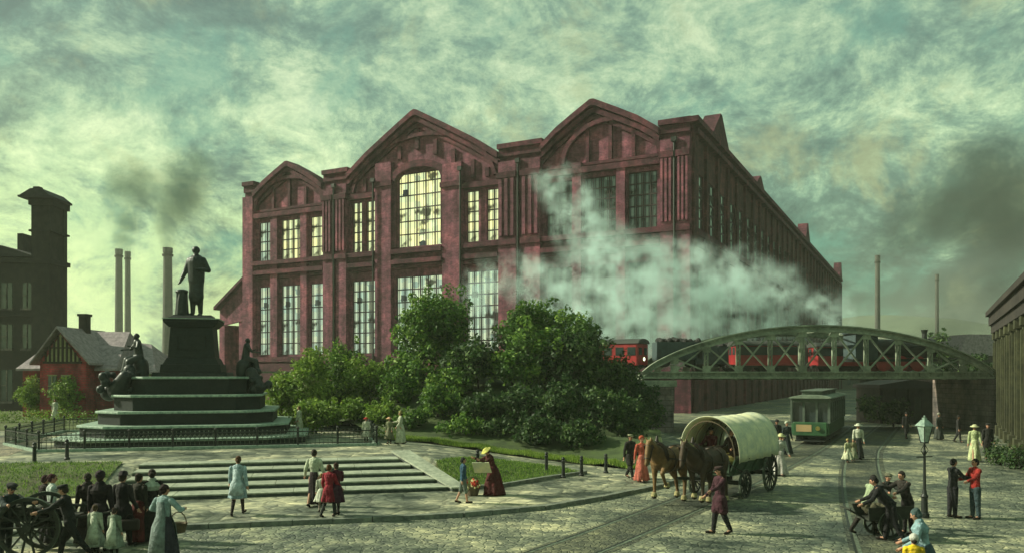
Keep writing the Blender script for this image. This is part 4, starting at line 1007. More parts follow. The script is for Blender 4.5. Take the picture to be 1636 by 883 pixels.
for x in (-3.4,-.1,5.2,8.6): q = MB(); y_ = -.06 if x < 4 else -1.26; q.box(x,x+1.2,y_,y_+.057,0,2.5); q.build('door', MAT['wood_dark'], gs)
# hills
hm = MB(); nx_, ny_ = 60, 14; vs = []
for j in range(ny_+1):
    for i in range(nx_+1):
        x = -900+1900*i/nx_; y = 480+ j*60
        hh = 62*math.exp(-((x-330)/230)**2) + 26*math.exp(-((x+330)/300)**2) + 8*sin(x*.021)+5*sin(x*.047+2)
        vs.append((x, y, max(-3, hh*sin(pi*min(1,j/ny_*1.02))**.8 - 3)))
hm.add(vs, [(j*(nx_+1)+i, j*(nx_+1)+i+1, (j+1)*(nx_+1)+i+1, (j+1)*(nx_+1)+i) for j in range(ny_) for i in range(nx_)])
tag(hm.build('hills', MAT['hill'], smooth=True), kind='structure')
# ------------------------------------------------------------------ people
SK = {'walk': ((.38,.12),(-.3,.3)), 'stand': ((.04,.04),(-.05,.02)), 'step': ((.22,.1),(-.2,.25)), 'sit': ((1.45,1.35),(1.4,1.5)), 'push': ((.45,.3),(-.5,.15))}
def tint_faces(o, hc, f, sd_, up, h):
    """eyes and mouth as small areas of their own material on the one body surface"""
    import array
    me = o.data; spots = [(hc + f*.05*h + sd_*s*.018*h + up*.008*h, .008*h, 1) for s in (1,-1)] + [(hc + f*.05*h - up*.027*h, .011*h, 2)]
    for p in me.polygons:
        c = p.center
        if c.z < hc.z - .08*h: continue
        for q, r, k in spots:
            if (c-q).length < r*1.5 and (c-hc).dot(f) > .03*h: p.material_index = k
def person(pos, yaw, h, label, pose='stand', lean=0, arms=None, head=(.1,0), legs=None, female=False, top=(.05,.05,.05), bottom=(.04,.04,.045), skirt=None, skirt_len=.04, skirt_w=.17,
           hat=None, hatc=(.03,.03,.03), hair=(.035,.025,.018), apron=None, coat=False, group=None, sleeve=1.0, bare_legs=False, stock=(.03,.03,.03), base=None, bun=False, name='person', fine=True, shawl=None, up=0, sash=None):
    pos = Vector(pos); z = g(pos.x, pos.y) if base is None else base
    t = thing(name, (pos.x, pos.y, z), radians(yaw-90), label, 'person', group)
    lg = legs or SK[pose]
    sw = .25 if pose == 'walk' else .05
    ar = arms or ((-sw,.12,.25),(sw,.12,.3))
    J = skeleton(h, lean=lean, arms=ar, legs=lg, head=head); vx = .011 if fine else .016
    if up:
        for k in list(J):
            if k not in ('hu',) and not (k in ('hd','hdR','hdL')): J[k] = J[k] + Vector((0,0,up))
    m, hc, f, sd_ = body_mesh(J, h, female)
    o = m.build('body', [MAT['skin'], MAT['eye'], MAT['lip']], t, remesh=vx, relax=1); tint_faces(o, hc, f, sd_, J['hu'], h)
    u = J['hu']; V3 = Vector
    # upper garment
    m = MB()
    m.cap(J['waist'], (.074 if female else .082)*h, J['chest']-V3((0,0,.045*h)), .098*h, sq=(1.05,.8,1)); m.cap(J['chest']+V3((0,0,.0)), .07*h, sq=(1.5,.85,.75))
    if female: m.cap(J['chest']-V3((0,-.045*h,.045*h)), .055*h, sq=(1.5,.8,.9))
    m.cap(J['pel']+V3((0,0,.03*h)), .08*h if female else .088*h, J['waist'], .07*h if female else .082*h, sq=(1.1,.85,1))
    for n in 'RL':
        m.cap(J['sh'+n], .042*h, J['el'+n], .035*h); e = J['el'+n].lerp(J['wr'+n], .93*sleeve); m.cap(J['el'+n], .034*h, e, .026*h)
    m.cap(J['neck']-u*.012*h, .038*h, J['neck']+u*.008*h, .036*h)
    if coat:
        for n, s in (('R',1),('L',-1)): m.cap(J['hip'+n]+V3((0,0,.02*h)), .082*h, J['hip'+n].lerp(J['kn'+n], .62), .078*h)
        m.cap(J['pel'], .093*h, J['pel']-V3((0,0,.1*h)), .098*h, sq=(1.15,.85,1))
    m.build('jacket' if not female else 'blouse', cloth(top), t, remesh=vx*1.15)
    if skirt is None:
        m = MB()
        for n in 'RL':
            m.cap(J['hip'+n], .064*h, J['kn'+n], .046*h)
            if not bare_legs: m.cap(J['kn'+n], .046*h, J['an'+n]+V3((0,0,.012*h)), .034*h)
            else: m.cap(J['kn'+n], .044*h, J['kn'+n]-V3((0,0,.03*h)), .04*h)
        m.cap(J['pel'], .084*h, J['waist'], .076*h, sq=(1.1,.85,1)); m.build('trousers', cloth(bottom), t, remesh=vx*1.15)
    else:
        m = MB(); zw = J['waist'].z; zb_ = skirt_len*h + up; rw = .072*h; r1 = skirt_w*h; xo, yo = J['waist'].x, J['waist'].y; n = 44; vs = []
        rows = 12; ph = random.uniform(0,6); fw = (lg[0][0]+lg[1][0])*.0
        sit = abs(lg[0][0]) > 1
        for i in range(rows+1):
            q = i/rows; z_ = zw + (zb_-zw)*q; rr = rw + (r1-rw)*(q**.75); cy = yo*(1-q) - .015*h*sin(pi*min(1,q*1.6)) + (.0)
            if sit: cy = yo + .28*h*sm(q*1.6); rr = rw + (r1-rw)*sm(q*2.4)
            for j in range(n):
                a = 2*pi*j/n; wv = 1 + .11*q*sin(a*6+ph+q*2.2) + .06*q*sin(a*11+2*ph-q)
                vs.append((xo*(1-q)+rr*wv*cos(a), cy + rr*wv*sin(a)*(1.05), z_))
        m.add(vs, [(i*n+j, i*n+(j+1)%n, (i+1)*n+(j+1)%n, (i+1)*n+j) for i in range(rows) for j in range(n)] + [tuple(range(n)), tuple(rows*n+j for j in range(n))])
        if sit: m.cap(J['hipR'], .1*h, J['knR'], .085*h); m.cap(J['hipL'], .1*h, J['knL'], .085*h)
        m.build('skirt', cloth(skirt), t, smooth=True)
        if skirt_len > .1:
            m = MB()
            for k in 'RL': m.cap(J['kn'+k], .036*h, J['an'+k], .025*h)
            m.build('stockings', cloth(stock), t, remesh=vx*1.15)
    if apron:
        m = MB(); y0 = J['waist'].y; vs = []; n = 9
        top_z = J['chest'].z - .02*h; za_ = skirt_len*h + .06*h
        rows = [(top_z, .05, .085+ (J['chest'].y-0)/h), (J['waist'].z, .07, .082+y0/h), (J['waist'].z*.75+za_*.25, .1, .10+.04*skirt_w/.17), (za_, .13, skirt_w*1.0+.012)]
        for fr in (1, -1):
            b0 = len(vs)
            for (zz_, w_, d_) in rows:
                for j in range(n):
                    a = (j/(n-1)-.5)*2; vs.append((a*w_*h, fr*(d_*h*(1-.28*a*a)) + (.0 if fr == 1 else .0), zz_))
        fs = []
        for b0 in (0, 4*n):
            fs += [(b0+i*n+j, b0+i*n+j+1, b0+(i+1)*n+j+1, b0+(i+1)*n+j) for i in range(3) for j in range(n-1)]
        m.add(vs, fs); a_ = m.build('apron', cloth(apron), t, smooth=True, fix=False); sd__ = a_.modifiers.new('t', 'SOLIDIFY'); sd__.thickness = .012
    if shawl:
        m = MB(); m.cap(J['chest']-V3((0,0,.04*h)), .105*h, J['neck'], .055*h, sq=(1.25,.95,1)); m.build('shawl', cloth(shawl), t, remesh=vx*1.3)
    for k in 'RL':
        m = MB(); m.cap(J['an'+k]+V3((0,-.008*h,-.014*h)), .026*h, J['toe'+k], .022*h, sq=(.9,1.1,1)); m.build('shoe', cloth((.02,.015,.012)), t, remesh=vx)
    # hair
    if hair:
        m = MB(); m.cap(hc - f*.012*h + u*.014*h, .059*h, sq=(.92,1,1.02)); m.cap(hc - f*.03*h - u*.015*h, .045*h)
        if female: m.cap(hc - f*.03*h + u*.03*h, .045*h)
        if bun: m.cap(hc - f*.062*h + u*.005*h, .03*h)
        # keep the face free
        hm_ = m.build('hair', cloth(hair), t, remesh=vx)
        me = hm_.data; fr = hc + f*.0
        for v in me.vertices:
            d = v.co - hc
            if d.dot(f) > .022*h and d.dot(u) < .036*h: v.co -= f*(d.dot(f) - .022*h)
    if hat:
        c = hc + u*.03*h; Mr = Matrix.Translation(c) @ Vector((0,0,1)).rotation_difference(u).to_matrix().to_4x4()
        m = MB(); R = .056*h
        if hat == 'bowler': m.lathe([(R*1.5,0),(R*1.45,.006*h),(R*1.08,.008*h),(R*1.02,.04*h),(R*.75,.062*h),(R*.2,.07*h)], 20, M=Mr)
        elif hat == 'cap': m.lathe([(R*1.05,0),(R*1.25,.018*h),(R*1.2,.034*h),(R*.5,.042*h)], 18, M=Mr @ Matrix.Translation((0,-.005*h,.0))); m.cap((0,R*.9,.004*h), .03*h, (0,R*1.25,-.003*h), .026*h, sq=(1.2,1,.25), M=Mr)
        elif hat == 'wide': m.lathe([(R*2.1,-.006*h),(R*2.0,.006*h),(R*1.2,.01*h),(R*1.05,.045*h),(R*.6,.058*h)], 22, M=Mr, wob=lambda a,z: .05*sin(3*a))
        elif hat == 'bonnet': m.cap(c - f*.012*h, .066*h, sq=(1,1.05,1)); 
        elif hat == 'scarf': m.cap(c - f*.016*h - u*.0*h, .064*h); m.cap(c - f*.04*h - u*.05*h, .045*h)
        o_ = m.build('hat' if hat != 'scarf' else 'headscarf', cloth(hatc), t, smooth=True)
        if hat in ('bonnet','scarf'):
            for v in o_.data.vertices:
                d = v.co - hc
                if d.dot(f) > .03*h and d.dot(u) < .045*h: v.co -= f*(d.dot(f) - .03*h)
    return t, J
def at(u, v, z=PL): p = P(u, v, z); return (p.x, p.y)
WHT = (.6,.66,.58); DK = (.022,.022,.02); NAVY = (.03,.035,.05); BRN = (.06,.035,.02)
# ---- plaza
person(at(380,822), 95, 1.72, 'girl in a long pale blue pinafore and dark stockings walking alone by the steps', 'walk', female=True, top=(.42,.56,.6), skirt=(.36,.5,.55), skirt_len=.3, skirt_w=.15, hair=(.09,.04,.015), apron=(.5,.62,.64), head=(.25,-.3), arms=((-.35,.2,.35),(.3,.2,.4)), stock=(.03,.02,.02))
person(at(502,808), 80, 1.74, 'woman in a white blouse and narrow dark brown skirt beside three children', 'step', female=True, top=(.62,.68,.5), skirt=(.04,.025,.03), skirt_len=.05, skirt_w=.115, bun=True, arms=((.15,.25,.4),(-.1,.3,.6)))
person(at(514,816), 100, 1.12, 'small child in a short white dress next to the white bloused woman', 'step', female=True, top=(.6,.62,.5), skirt=(.6,.62,.5), skirt_len=.28, skirt_w=.2, hair=(.3,.16,.05), stock=(.35,.3,.25))
person(at(526,824), 70, 1.5, 'girl in a crimson dress walking between the white child and a maroon girl', 'walk', female=True, top=(.32,.02,.04), skirt=(.25,.015,.03), skirt_len=.3, skirt_w=.16, hair=(.12,.05,.015), arms=((.3,.2,.5),(.1,.3,.6)))
person(at(537,823), 110, 1.52, 'girl in a dark maroon dress at the right of the crimson girl', 'step', female=True, top=(.09,.015,.03), skirt=(.05,.012,.03), skirt_len=.27, skirt_w=.165, hair=(.05,.02,.012), arms=((.5,.1,.9,.4),(.4,.2,.8)))
person(at(740,803), 15, 1.44, 'boy in a blue jacket and grey knee breeches facing the seated woman', 'step', top=(.03,.09,.15), bottom=(.16,.2,.17), bare_legs=True, hair=(.02,.02,.02), head=(.1,.1), arms=((-.25,.12,.2),(.2,.1,.3)))
# woman with yellow hat, stooping over a cream cloth, flowers beside her
wx, wy = at(790,790)
tW, JW = person((wx,wy), 205, 1.62, 'stooping woman in a dark red dress and yellow hat holding cream paper', 'stand', lean=.35, female=True, top=(.075,.012,.012), skirt=(.07,.01,.01), skirt_len=.02, skirt_w=.23, hat='wide', hatc=(.62,.6,.16), arms=((.9,.15,.8,.2),(.8,.2,.9,.2)), head=(.45,.2), hair=(.03,.015,.01))
q = MB(); q.add([(-.3,0,-.24),(.3,.05,-.24),(.3,-.1,.26),(-.3,-.12,.24),(-.3,.02,-.24),(.3,.07,-.24),(.3,-.08,.26),(-.3,-.1,.24)],[(0,3,2,1),(4,5,6,7),(0,1,5,4),(1,2,6,5),(2,3,7,6),(3,0,4,7)])
o = q.build('newspaper', MAT['canvas'], None, loc=(wx-.42, wy-.3, PL+1.0)); o.rotation_euler = (radians(25), 0, radians(-15)); tag(o, 'open cream newspaper held by the woman in the yellow hat', 'newspaper')
fl = thing('flower_basket', (wx-.75, wy-.1, PL), 0, 'basket of red and yellow flowers between the blue boy and the stooping woman', 'basket')
q = MB(); q.lathe([(.18,0),(.26,.32),(.24,.32),(.16,.02)],16); q.tube([(.25*cos(a),0,.3+.35*sin(a)) for a in [pi*i/8 for i in range(9)]],.015,6); q.build('basket', MAT['wood'], fl)
for mt, n in (('flower_red', 26), ('flower_cream', 20)):
    q = MB()
    for k in range(n): a, r = random.uniform(0,6.28), random.uniform(0,.28); q.cap((r*cos(a), r*sin(a), .34+random.uniform(0,.22)-r*.3), random.uniform(.04,.07), n=6)
    q.build('blooms', cloth((.55,.06,.03) if mt == 'flower_red' else (.65,.6,.3)), fl)
# children and women by the end of the railing
def atT(u, v): return at(u, v, PL+RISE)
person(atT(585,706), -80, 1.2, 'child in a white smock and red hat by the end of the iron railing', 'stand', female=True, top=(.62,.64,.5), skirt=(.6,.6,.48), skirt_len=.25, skirt_w=.2, hat='wide', hatc=(.4,.03,.02), fine=False)
person(atT(622,708), -110, 1.25, 'child under a wide pale orange hat left of the woman in white', 'stand', female=True, top=(.2,.22,.12), skirt=(.2,.2,.12), skirt_len=.2, skirt_w=.19, hat='wide', hatc=(.7,.42,.26), fine=False)
person(atT(640,708), 190, 1.55, 'woman in a pale cream dress standing before the bushes right of the railing', 'step', female=True, top=(.6,.62,.46), skirt=(.55,.58,.42), skirt_w=.16, hat='bonnet', hatc=(.3,.25,.1), arms=((.6,.3,.8),(.2,.2,.5)), fine=False)
person(atT(478,695), 170, 1.6, 'woman in a white dress behind the railing, right beside the monument', 'step', female=True, top=(.6,.62,.45), skirt=(.6,.6,.42), skirt_w=.15, hair=(.15,.1,.04), fine=False, base=PL+RISE)
cpx = P(88,668,PL+RISE); person((XY(88,CY-3), CY-3), -90, 1.5, 'child in white standing in front of the timbered cottage', 'stand', female=True, top=(.62,.64,.52), skirt=(.62,.62,.5), skirt_w=.2, fine=False)
# ---- street, right
person(at(1007,764), -60, 1.75, 'man in a dark suit with a pale cap beside the woman in orange red', 'walk', top=DK, bottom=DK, hat='cap', hatc=(.25,.26,.15), coat=True)
person(at(1025,769), -75, 1.74, 'woman in a long orange red dress walking at the left of the horses', 'walk', female=True, top=(.52,.11,.07), skirt=(.55,.15,.11), skirt_w=.17, hat='bonnet', hatc=(.5,.1,.05))
person(at(1246,759,0), -75, 1.74, 'woman in a long white dress and pale hat beside the rear wagon wheel', 'walk', base=0, female=True, top=(.5,.52,.45), skirt=(.52,.5,.46), skirt_w=.18, hat='wide', hatc=(.66,.66,.34), lean=.08)
person(at(1229,728,0), -95, 1.7, 'woman with a white hat and blue grey dress behind the covered wagon', 'step', base=0, female=True, top=(.2,.27,.26), skirt=(.1,.14,.14), skirt_w=.17, hat='bonnet', hatc=(.6,.64,.5), fine=False)
person(at(1257,726,0), -80, 1.72, 'woman with a white cap and dark dress in front of the tram', 'step', base=0, female=True, top=(.03,.045,.045), skirt=(.03,.04,.04), skirt_w=.17, hat='bonnet', hatc=(.62,.66,.52), fine=False)
person(at(1241,722,0), -90, 1.72, 'man in a black suit and bowler between the two white capped women', 'stand', base=0, top=DK, bottom=DK, hat='bowler', coat=True, fine=False)
person(at(1371,733,0), -100, 1.72, 'woman in a white blouse, dark skirt and wide white hat with two children', 'stand', base=0, female=True, top=(.62,.64,.5), skirt=(.02,.025,.025), skirt_w=.15, hat='wide', hatc=(.66,.68,.52), fine=False)
person(at(1354,738,0), -70, 1.1, 'small child in a cream dress left of the woman in the wide white hat', 'stand', base=0, female=True, top=(.5,.52,.3), skirt=(.6,.62,.42), skirt_len=.15, skirt_w=.24, hat='bonnet', hatc=(.5,.4,.15), fine=False)
person(at(1363,736,0), -95, 1.05, 'small child in an olive dress close by the white hatted woman', 'stand', base=0, female=True, top=(.25,.24,.13), skirt=(.3,.32,.2), skirt_len=.15, skirt_w=.22, hair=(.3,.2,.08), fine=False)
person(at(1557,737,0), -110, 1.78, 'woman in a long pale yellow green dress before the colonnade', 'walk', base=0, female=True, top=(.5,.58,.3), skirt=(.56,.62,.34), skirt_w=.16, hat='wide', hatc=(.6,.62,.35), fine=False)
person(at(1578,733,0), -100, 1.75, 'man in dark clothes with a pale face standing right of the woman in yellow green', 'stand', base=0, top=DK, bottom=DK, coat=True, hat='cap', fine=False)
person(at(1522,826,0), 5, 1.7, 'man in a black jacket talking to the man in red', 'stand', base=0, top=(.018,.02,.022), bottom=(.02,.02,.025), hair=(.012,.01,.01), arms=((.75,.1,.75,.1),(.5,.15,1.0,.1)), head=(.1,-.05), lean=.04)
person(at(1558,828,0), 185, 1.72, 'man in a red jacket and dark blue trousers facing the man in black', 'stand', base=0, top=(.33,.025,.02), bottom=(.04,.07,.08), hair=(.012,.01,.01), arms=((.3,.35,1.1,.4),(.7,.15,.6)), head=(.05,0), coat=False)
# carter leading the team
person(at(1150,852,0), 195, 1.76, 'carter in a dark purple coat and black trousers walking beside the horses', 'step', base=0, top=(.06,.018,.03), bottom=(.012,.012,.014), coat=True, hat='cap', hatc=(.04,.02,.02), arms=((.2,.25,.7,.2),(.9,.3,.4)), head=(.15,.2))
# handcart boys
person(at(1384,853,0), 20, 1.62, 'boy in a pale green shirt and dark breeches pushing the small handcart', 'push', base=0, lean=.42, top=(.34,.42,.26), bottom=(.03,.025,.02), arms=((.6,.1,.4),(.5,.1,.5)), hair=(.02,.018,.015), head=(-.1,0))
person(at(1424,864,0), 160, 1.72, 'man in black bending over the handcart, seen from behind', 'step', base=0, lean=.6, top=(.013,.014,.016), bottom=(.013,.013,.015), arms=((.25,.15,.5),(.15,.15,.6)), hair=(.015,.012,.012), head=(.1,0))
person(at(1450,852,0), 200, 1.66, 'man in dark brown at the right end of the handcart', 'stand', base=0, lean=.3, top=(.03,.025,.022), bottom=(.02,.018,.018), arms=((.9,.2,.6),(.8,.1,.4)), hair=(.02,.015,.012))
person(at(1412,842,0), -80, 1.5, 'youth in dark grey standing behind the handcart', 'stand', base=0, lean=.3, top=(.03,.034,.03), bottom=(.03,.03,.03), arms=((.8,.2,.5),(.8,.2,.5)), hat='cap', hatc=(.2,.2,.13))
person((P(1480,955,0).x, P(1480,955,0).y), 150, 1.66, 'woman in a pale blue blouse cut off by the bottom edge, beside a yellow child', 'stand', base=0, lean=.2, female=True, top=(.27,.42,.46), skirt=(.06,.1,.12), skirt_w=.18, hair=(.06,.1,.1), shawl=(.25,.4,.43), head=(.35,.2), arms=((.25,.25,.7,.2),(.1,.3,.8,.2)))
person((P(1460,968,0).x, P(1460,968,0).y), 75, 1.27, 'child in a bright yellow dress at the bottom edge', 'stand', base=0, female=True, top=(.8,.55,.02), skirt=(.8,.52,.02), skirt_w=.2, skirt_len=.2, hat='bonnet', hatc=(.66,.66,.6))
# ---- left crowd on the street
person(at(8,888,0), -35, 1.74, 'man in dark blue green leaning over the big wheel at the left edge', 'stand', base=0, lean=.45, top=(.015,.03,.032), bottom=(.02,.03,.03), arms=((.9,.15,.5),(.9,.15,.5)), hair=(.012,.012,.012), hat='cap')
person(at(83,868,0), 35, 1.7, 'dark haired woman in a bright white blouse behind the handcart', 'stand', base=0, female=True, top=(.58,.66,.6), skirt=(.03,.03,.035), skirt_w=.15, hair=(.06,.015,.02), bun=True, head=(.15,.2))
person(at(72,862,0), 60, 1.62, 'man in dark brown left of the woman in the bright white blouse', 'stand', base=0, top=(.025,.015,.015), bottom=DK, hair=(.05,.015,.02))
person(at(112,892,0), 190, 1.72, 'man in a black suit and cap holding the handle of the big wheeled cart', 'push', base=0, lean=.2, top=(.015,.018,.017), bottom=(.012,.014,.013), hat='cap', arms=((.8,.15,.4),(.8,.15,.4)))
person(at(160,880,0), 100, 1.85, 'tall woman in a black cape and long black skirt seen from behind', 'stand', base=0, female=True, top=(.016,.012,.014), skirt=(.02,.014,.016), skirt_w=.2, skirt_len=.14, shawl=(.016,.012,.014), hat='bonnet', hatc=(.03,.015,.025))
person(at(140,868,0), 120, 1.72, 'woman in dark brown close behind the woman in a black cape', 'stand', base=0, female=True, top=(.02,.015,.013), skirt=(.022,.016,.014), skirt_w=.18, shawl=(.022,.016,.014))
person(at(196,872,0), 80, 1.78, 'man in a black coat and bowler hat carrying a dark bag', 'step', base=0, top=(.014,.013,.013), bottom=(.02,.016,.014), coat=True, hat='bowler', hatc=(.03,.022,.03), arms=((-.1,.3,.5),(.1,.15,.2)))
person(at(222,866,0), 70, 1.7, 'woman in dark olive with a red underskirt, left of the white collared woman', 'stand', base=0, female=True, top=(.03,.03,.02), skirt=(.13,.02,.02), skirt_w=.16)
person(at(243,864,0), 110, 1.78, 'woman in a black dress with a broad white collar near the steps', 'stand', base=0, female=True, top=(.02,.016,.016), skirt=(.02,.018,.016), skirt_w=.17, shawl=(.45,.52,.42), bun=True)
person(at(262,902,0), 75, 1.74, 'woman in pale blue with a long dark skirt, frontmost of the left crowd', 'stand', base=0, female=True, top=(.3,.42,.42), skirt=(.035,.035,.05), skirt_w=.2, bun=True, hair=(.03,.015,.015), arms=((.3,.75,1.2,1.0),(.3,.7,.9,.9)), head=(.3,.3), apron=(.2,.25,.24))
person(at(152,886,0), 95, 1.15, 'little girl in a white pinafore at the feet of the caped woman', 'stand', base=0, female=True, top=(.5,.55,.42), skirt=(.45,.5,.4), skirt_w=.2, skirt_len=.2, hair=(.08,.05,.02), apron=(.55,.6,.46))
person(at(183,888,0), 85, 1.1, 'little girl in a grey white apron left of the man with the bag', 'stand', base=0, female=True, top=(.2,.25,.18), skirt=(.3,.36,.28), skirt_w=.19, skirt_len=.2, hair=(.05,.03,.02), apron=(.5,.56,.44))
bx_, by_ = at(212,872,0)
hb = thing('hand_bag', (bx_-.02, by_-.1, .42), .4, 'dark leather bag carried by the man in the bowler hat', 'bag'); q = MB(); q.box(-.22,.22,-.09,.09,0,.28); q.build('bag_body', MAT['leather'], hb, bevel=.05)
q = MB(); q.tube([(.1*cos(a),0,.28+.12*sin(a)) for a in [pi*i/6 for i in range(7)]],.012,6); q.build('handle', MAT['leather'], hb)
bx_, by_ = at(285,892,0)
bk_ = thing('wicker_basket', (bx_, by_, .62), 0, 'brown wicker basket on the arm of the woman in pale blue', 'basket'); q = MB(); q.lathe([(.15,0),(.2,.2),(.21,.22),(.18,.2),(.13,.03)],16); q.build('basket_body', MAT['wood'], bk_)
q = MB(); q.tube([(.19*cos(a),0,.2+.28*sin(a)) for a in [pi*i/8 for i in range(9)]],.014,6); q.build('handle', MAT['wood'], bk_)
# dark figures standing in the shade beyond the bridge
for i, (u, v, hgt, c_, lab) in enumerate(((1448,700,1.7,(.02,.02,.02),'distant man in black standing in the shade under the bridge, left of the lamp'),(1500,702,1.7,(.05,.06,.05),'distant woman in grey green under the bridge, right of the lamp lantern'),(1531,706,1.65,(.03,.03,.03),'distant dark figure between lamp and colonnade under the bridge'))):
    person(at(u,v,0), -90+i*30, hgt, lab, 'step', base=0, top=c_, bottom=c_, skirt=c_ if i == 1 else None, female=i == 1, fine=False, hat='bonnet' if i == 1 else 'bowler', hatc=(.3,.3,.22) if i == 1 else DK)

# ------------------------------------------------------------------ spoked wheels, carts
def spoked(parent, c, r, axis_rot, n=12, w=.07, mat=None, name='wheel'):
    """wheel in the x-z plane of the parent; axle along y"""
    mat = mat or MAT['wood_dark']; Mx = Matrix.Translation(c) @ Matrix.Rotation(axis_rot, 4, 'Z')
    q = MB(); pr = 40; vs = []
    for i in range(pr):
        a = 2*pi*i/pr
        for rr, y in ((r,-w/2),(r,w/2),(r-.08,w/2),(r-.08,-w/2)): vs.append((rr*cos(a), y, rr*sin(a)))
    q.add(vs, [(i*4+k, ((i+1)%pr)*4+k, ((i+1)%pr)*4+(k+1)%4, i*4+(k+1)%4) for i in range(pr) for k in range(4)], M=Mx)
    for k in range(n):
        a = 2*pi*k/n; q.bar((.08*cos(a),0,.08*sin(a)),((r-.07)*cos(a),0,(r-.07)*sin(a)),.045,.035, M=Mx)
    q.tube([(0,-w*1.4,0),(0,w*1.4,0)],.1,12,M=Mx); wh = q.build(name, mat, parent)
    q = MB(); vs = []
    for i in range(pr):
        a = 2*pi*i/pr
        for rr, y in ((r+.012,-w/2),(r+.012,w/2),(r+.001,w/2),(r+.001,-w/2)): vs.append((rr*cos(a), y, rr*sin(a)))
    q.add(vs, [(i*4+k, ((i+1)%pr)*4+k, ((i+1)%pr)*4+(k+1)%4, i*4+(k+1)%4) for i in range(pr) for k in range(4)], M=Mx); q.build('tyre', MAT['iron_worn'], wh)
    return wh
# big-wheeled cart of the left crowd
cxy = P(60,884,0)
bc = thing('big_wheel_cart', (cxy.x, cxy.y, 0), radians(8), 'dark two wheeled cart with one large wheel at the left edge', 'cart')
spoked(bc, Vector((0,-.5,.72)), .7, 0, 14); spoked(bc, Vector((0,.5,.72)), .7, 0, 14)
q = MB(); q.box(-.95,.95,-.4,.4,.86,.93); q.bar((-1.0,-.38,1.2),(1.0,-.38,1.08),.05,.06); q.bar((-1.0,.38,1.2),(1.0,.38,1.08),.05,.06)
for x in (-.9,-.45,0,.45,.9): q.box(x-.03,x+.03,-.4,-.36,.93,1.15); q.box(x-.03,x+.03,.36,.4,.93,1.15)
q.bar((.9,-.33,.9),(1.7,-.3,1.0),.05,.05); q.bar((.9,.33,.9),(1.7,.3,1.0),.05,.05); q.bar((1.68,-.32,1.0),(1.68,.32,1.0),.04,.04); q.box(-.05,.05,-.48,.48,.66,.78); q.build('frame', MAT['wood_dark'], bc)
q = MB()
for k in range(26): q.cap((random.uniform(-.7,.7),random.uniform(-.28,.28),1.0+random.uniform(0,.1)), random.uniform(.09,.15), n=8)
q.build('sacks', cloth((.05,.055,.04)), bc, remesh=.03)
# handcart on the right
cxy = P(1417,860,0)
hc_ = thing('small_handcart', (cxy.x, cxy.y+.25, 0), radians(12), 'small dark handcart with two spoked wheels between the boys right of the tracks', 'handcart'); hc_.scale = (.85,.85,.9)
spoked(hc_, Vector((0,-.38,.42)), .4, 0, 10, .05); spoked(hc_, Vector((0,.38,.42)), .4, 0, 10, .05)
q = MB(); q.box(-.7,.7,-.32,.32,.55,.61)
for s in (-1,1): q.add([(-.7,s*.32,.6),(.7,s*.32,.6),(.8,s*.42,.95),(-.8,s*.42,.95),(-.7,s*.29,.6),(.7,s*.29,.6),(.8,s*.39,.95),(-.8,s*.39,.95)],[(0,3,2,1),(4,5,6,7),(0,1,5,4),(1,2,6,5),(2,3,7,6),(3,0,4,7)])
q.bar((-.6,0,.56),(-1.3,0,.9),.05,.05); q.bar((-1.3,-.25,.9),(-1.3,.25,.9),.04,.04); q.box(-.04,.04,-.4,.4,.38,.46); q.build('tray', MAT['wood_dark'], hc_)
q = MB()
for k in range(30): q.cap((random.uniform(-.55,.55),random.uniform(-.2,.2),.72+random.uniform(0,.22)), random.uniform(.07,.14), n=8)
q.build('load', cloth((.09,.085,.05)), hc_, remesh=.025)

# ------------------------------------------------------------------ covered wagon
hd_ = Vector((-.62,-.785,0)).normalized(); wr = atan2(hd_.y, hd_.x)      # local +x = travel direction
WC = Vector((8.1, 29.5, 0))
wg = thing('covered_wagon', WC, wr, 'covered wagon with a rounded pale canvas hood drawn by two horses', 'wagon')
spoked(wg, Vector((1.15,-.95,.5)), .5, 0, 12); spoked(wg, Vector((1.15,.95,.5)), .5, 0, 12); spoked(wg, Vector((-1.15,-.98,.68)), .68, 0, 14); spoked(wg, Vector((-1.15,.98,.68)), .68, 0, 14)
q = MB(); q.box(-1.9,1.9,-.72,.72,.82,.9)
for s in (-1,1):
    q.add([(-1.9,s*.72,.9),(1.9,s*.72,.9),(2.0,s*.98,1.5),(-2.0,s*.98,1.5),(-1.9,s*.68,.9),(1.9,s*.68,.9),(2.0,s*.94,1.5),(-2.0,s*.94,1.5)],[(0,3,2,1),(4,5,6,7),(0,1,5,4),(1,2,6,5),(2,3,7,6),(3,0,4,7)])
    for x in (-1.7,-.85,0,.85,1.7): q.bar((x,s*.76,.85),(x*1.02,s*.97,1.38),.06,.06)
q.box(1.88,1.94,-.7,.7,.9,1.35); q.box(-1.94,-1.88,-.7,.7,.9,1.45); q.build('body', MAT['wood_green'], wg)
q = MB()
for x in (1.15,-1.15): q.box(x-.07,x+.07,-.98,.98,.44 if x>0 else .6,.58 if x>0 else .76); q.box(x-.2,x+.2,-.4,.4,.58,.82)
q.box(-1.5,1.5,-.06,.06,.6,.72); q.bar((1.3,0,.6),(4.4,0,.95),.09,.09); q.bar((2.0,-.75,.62),(2.0,.75,.62),.08,.08); q.build('undercarriage', MAT['wood_dark'], wg)
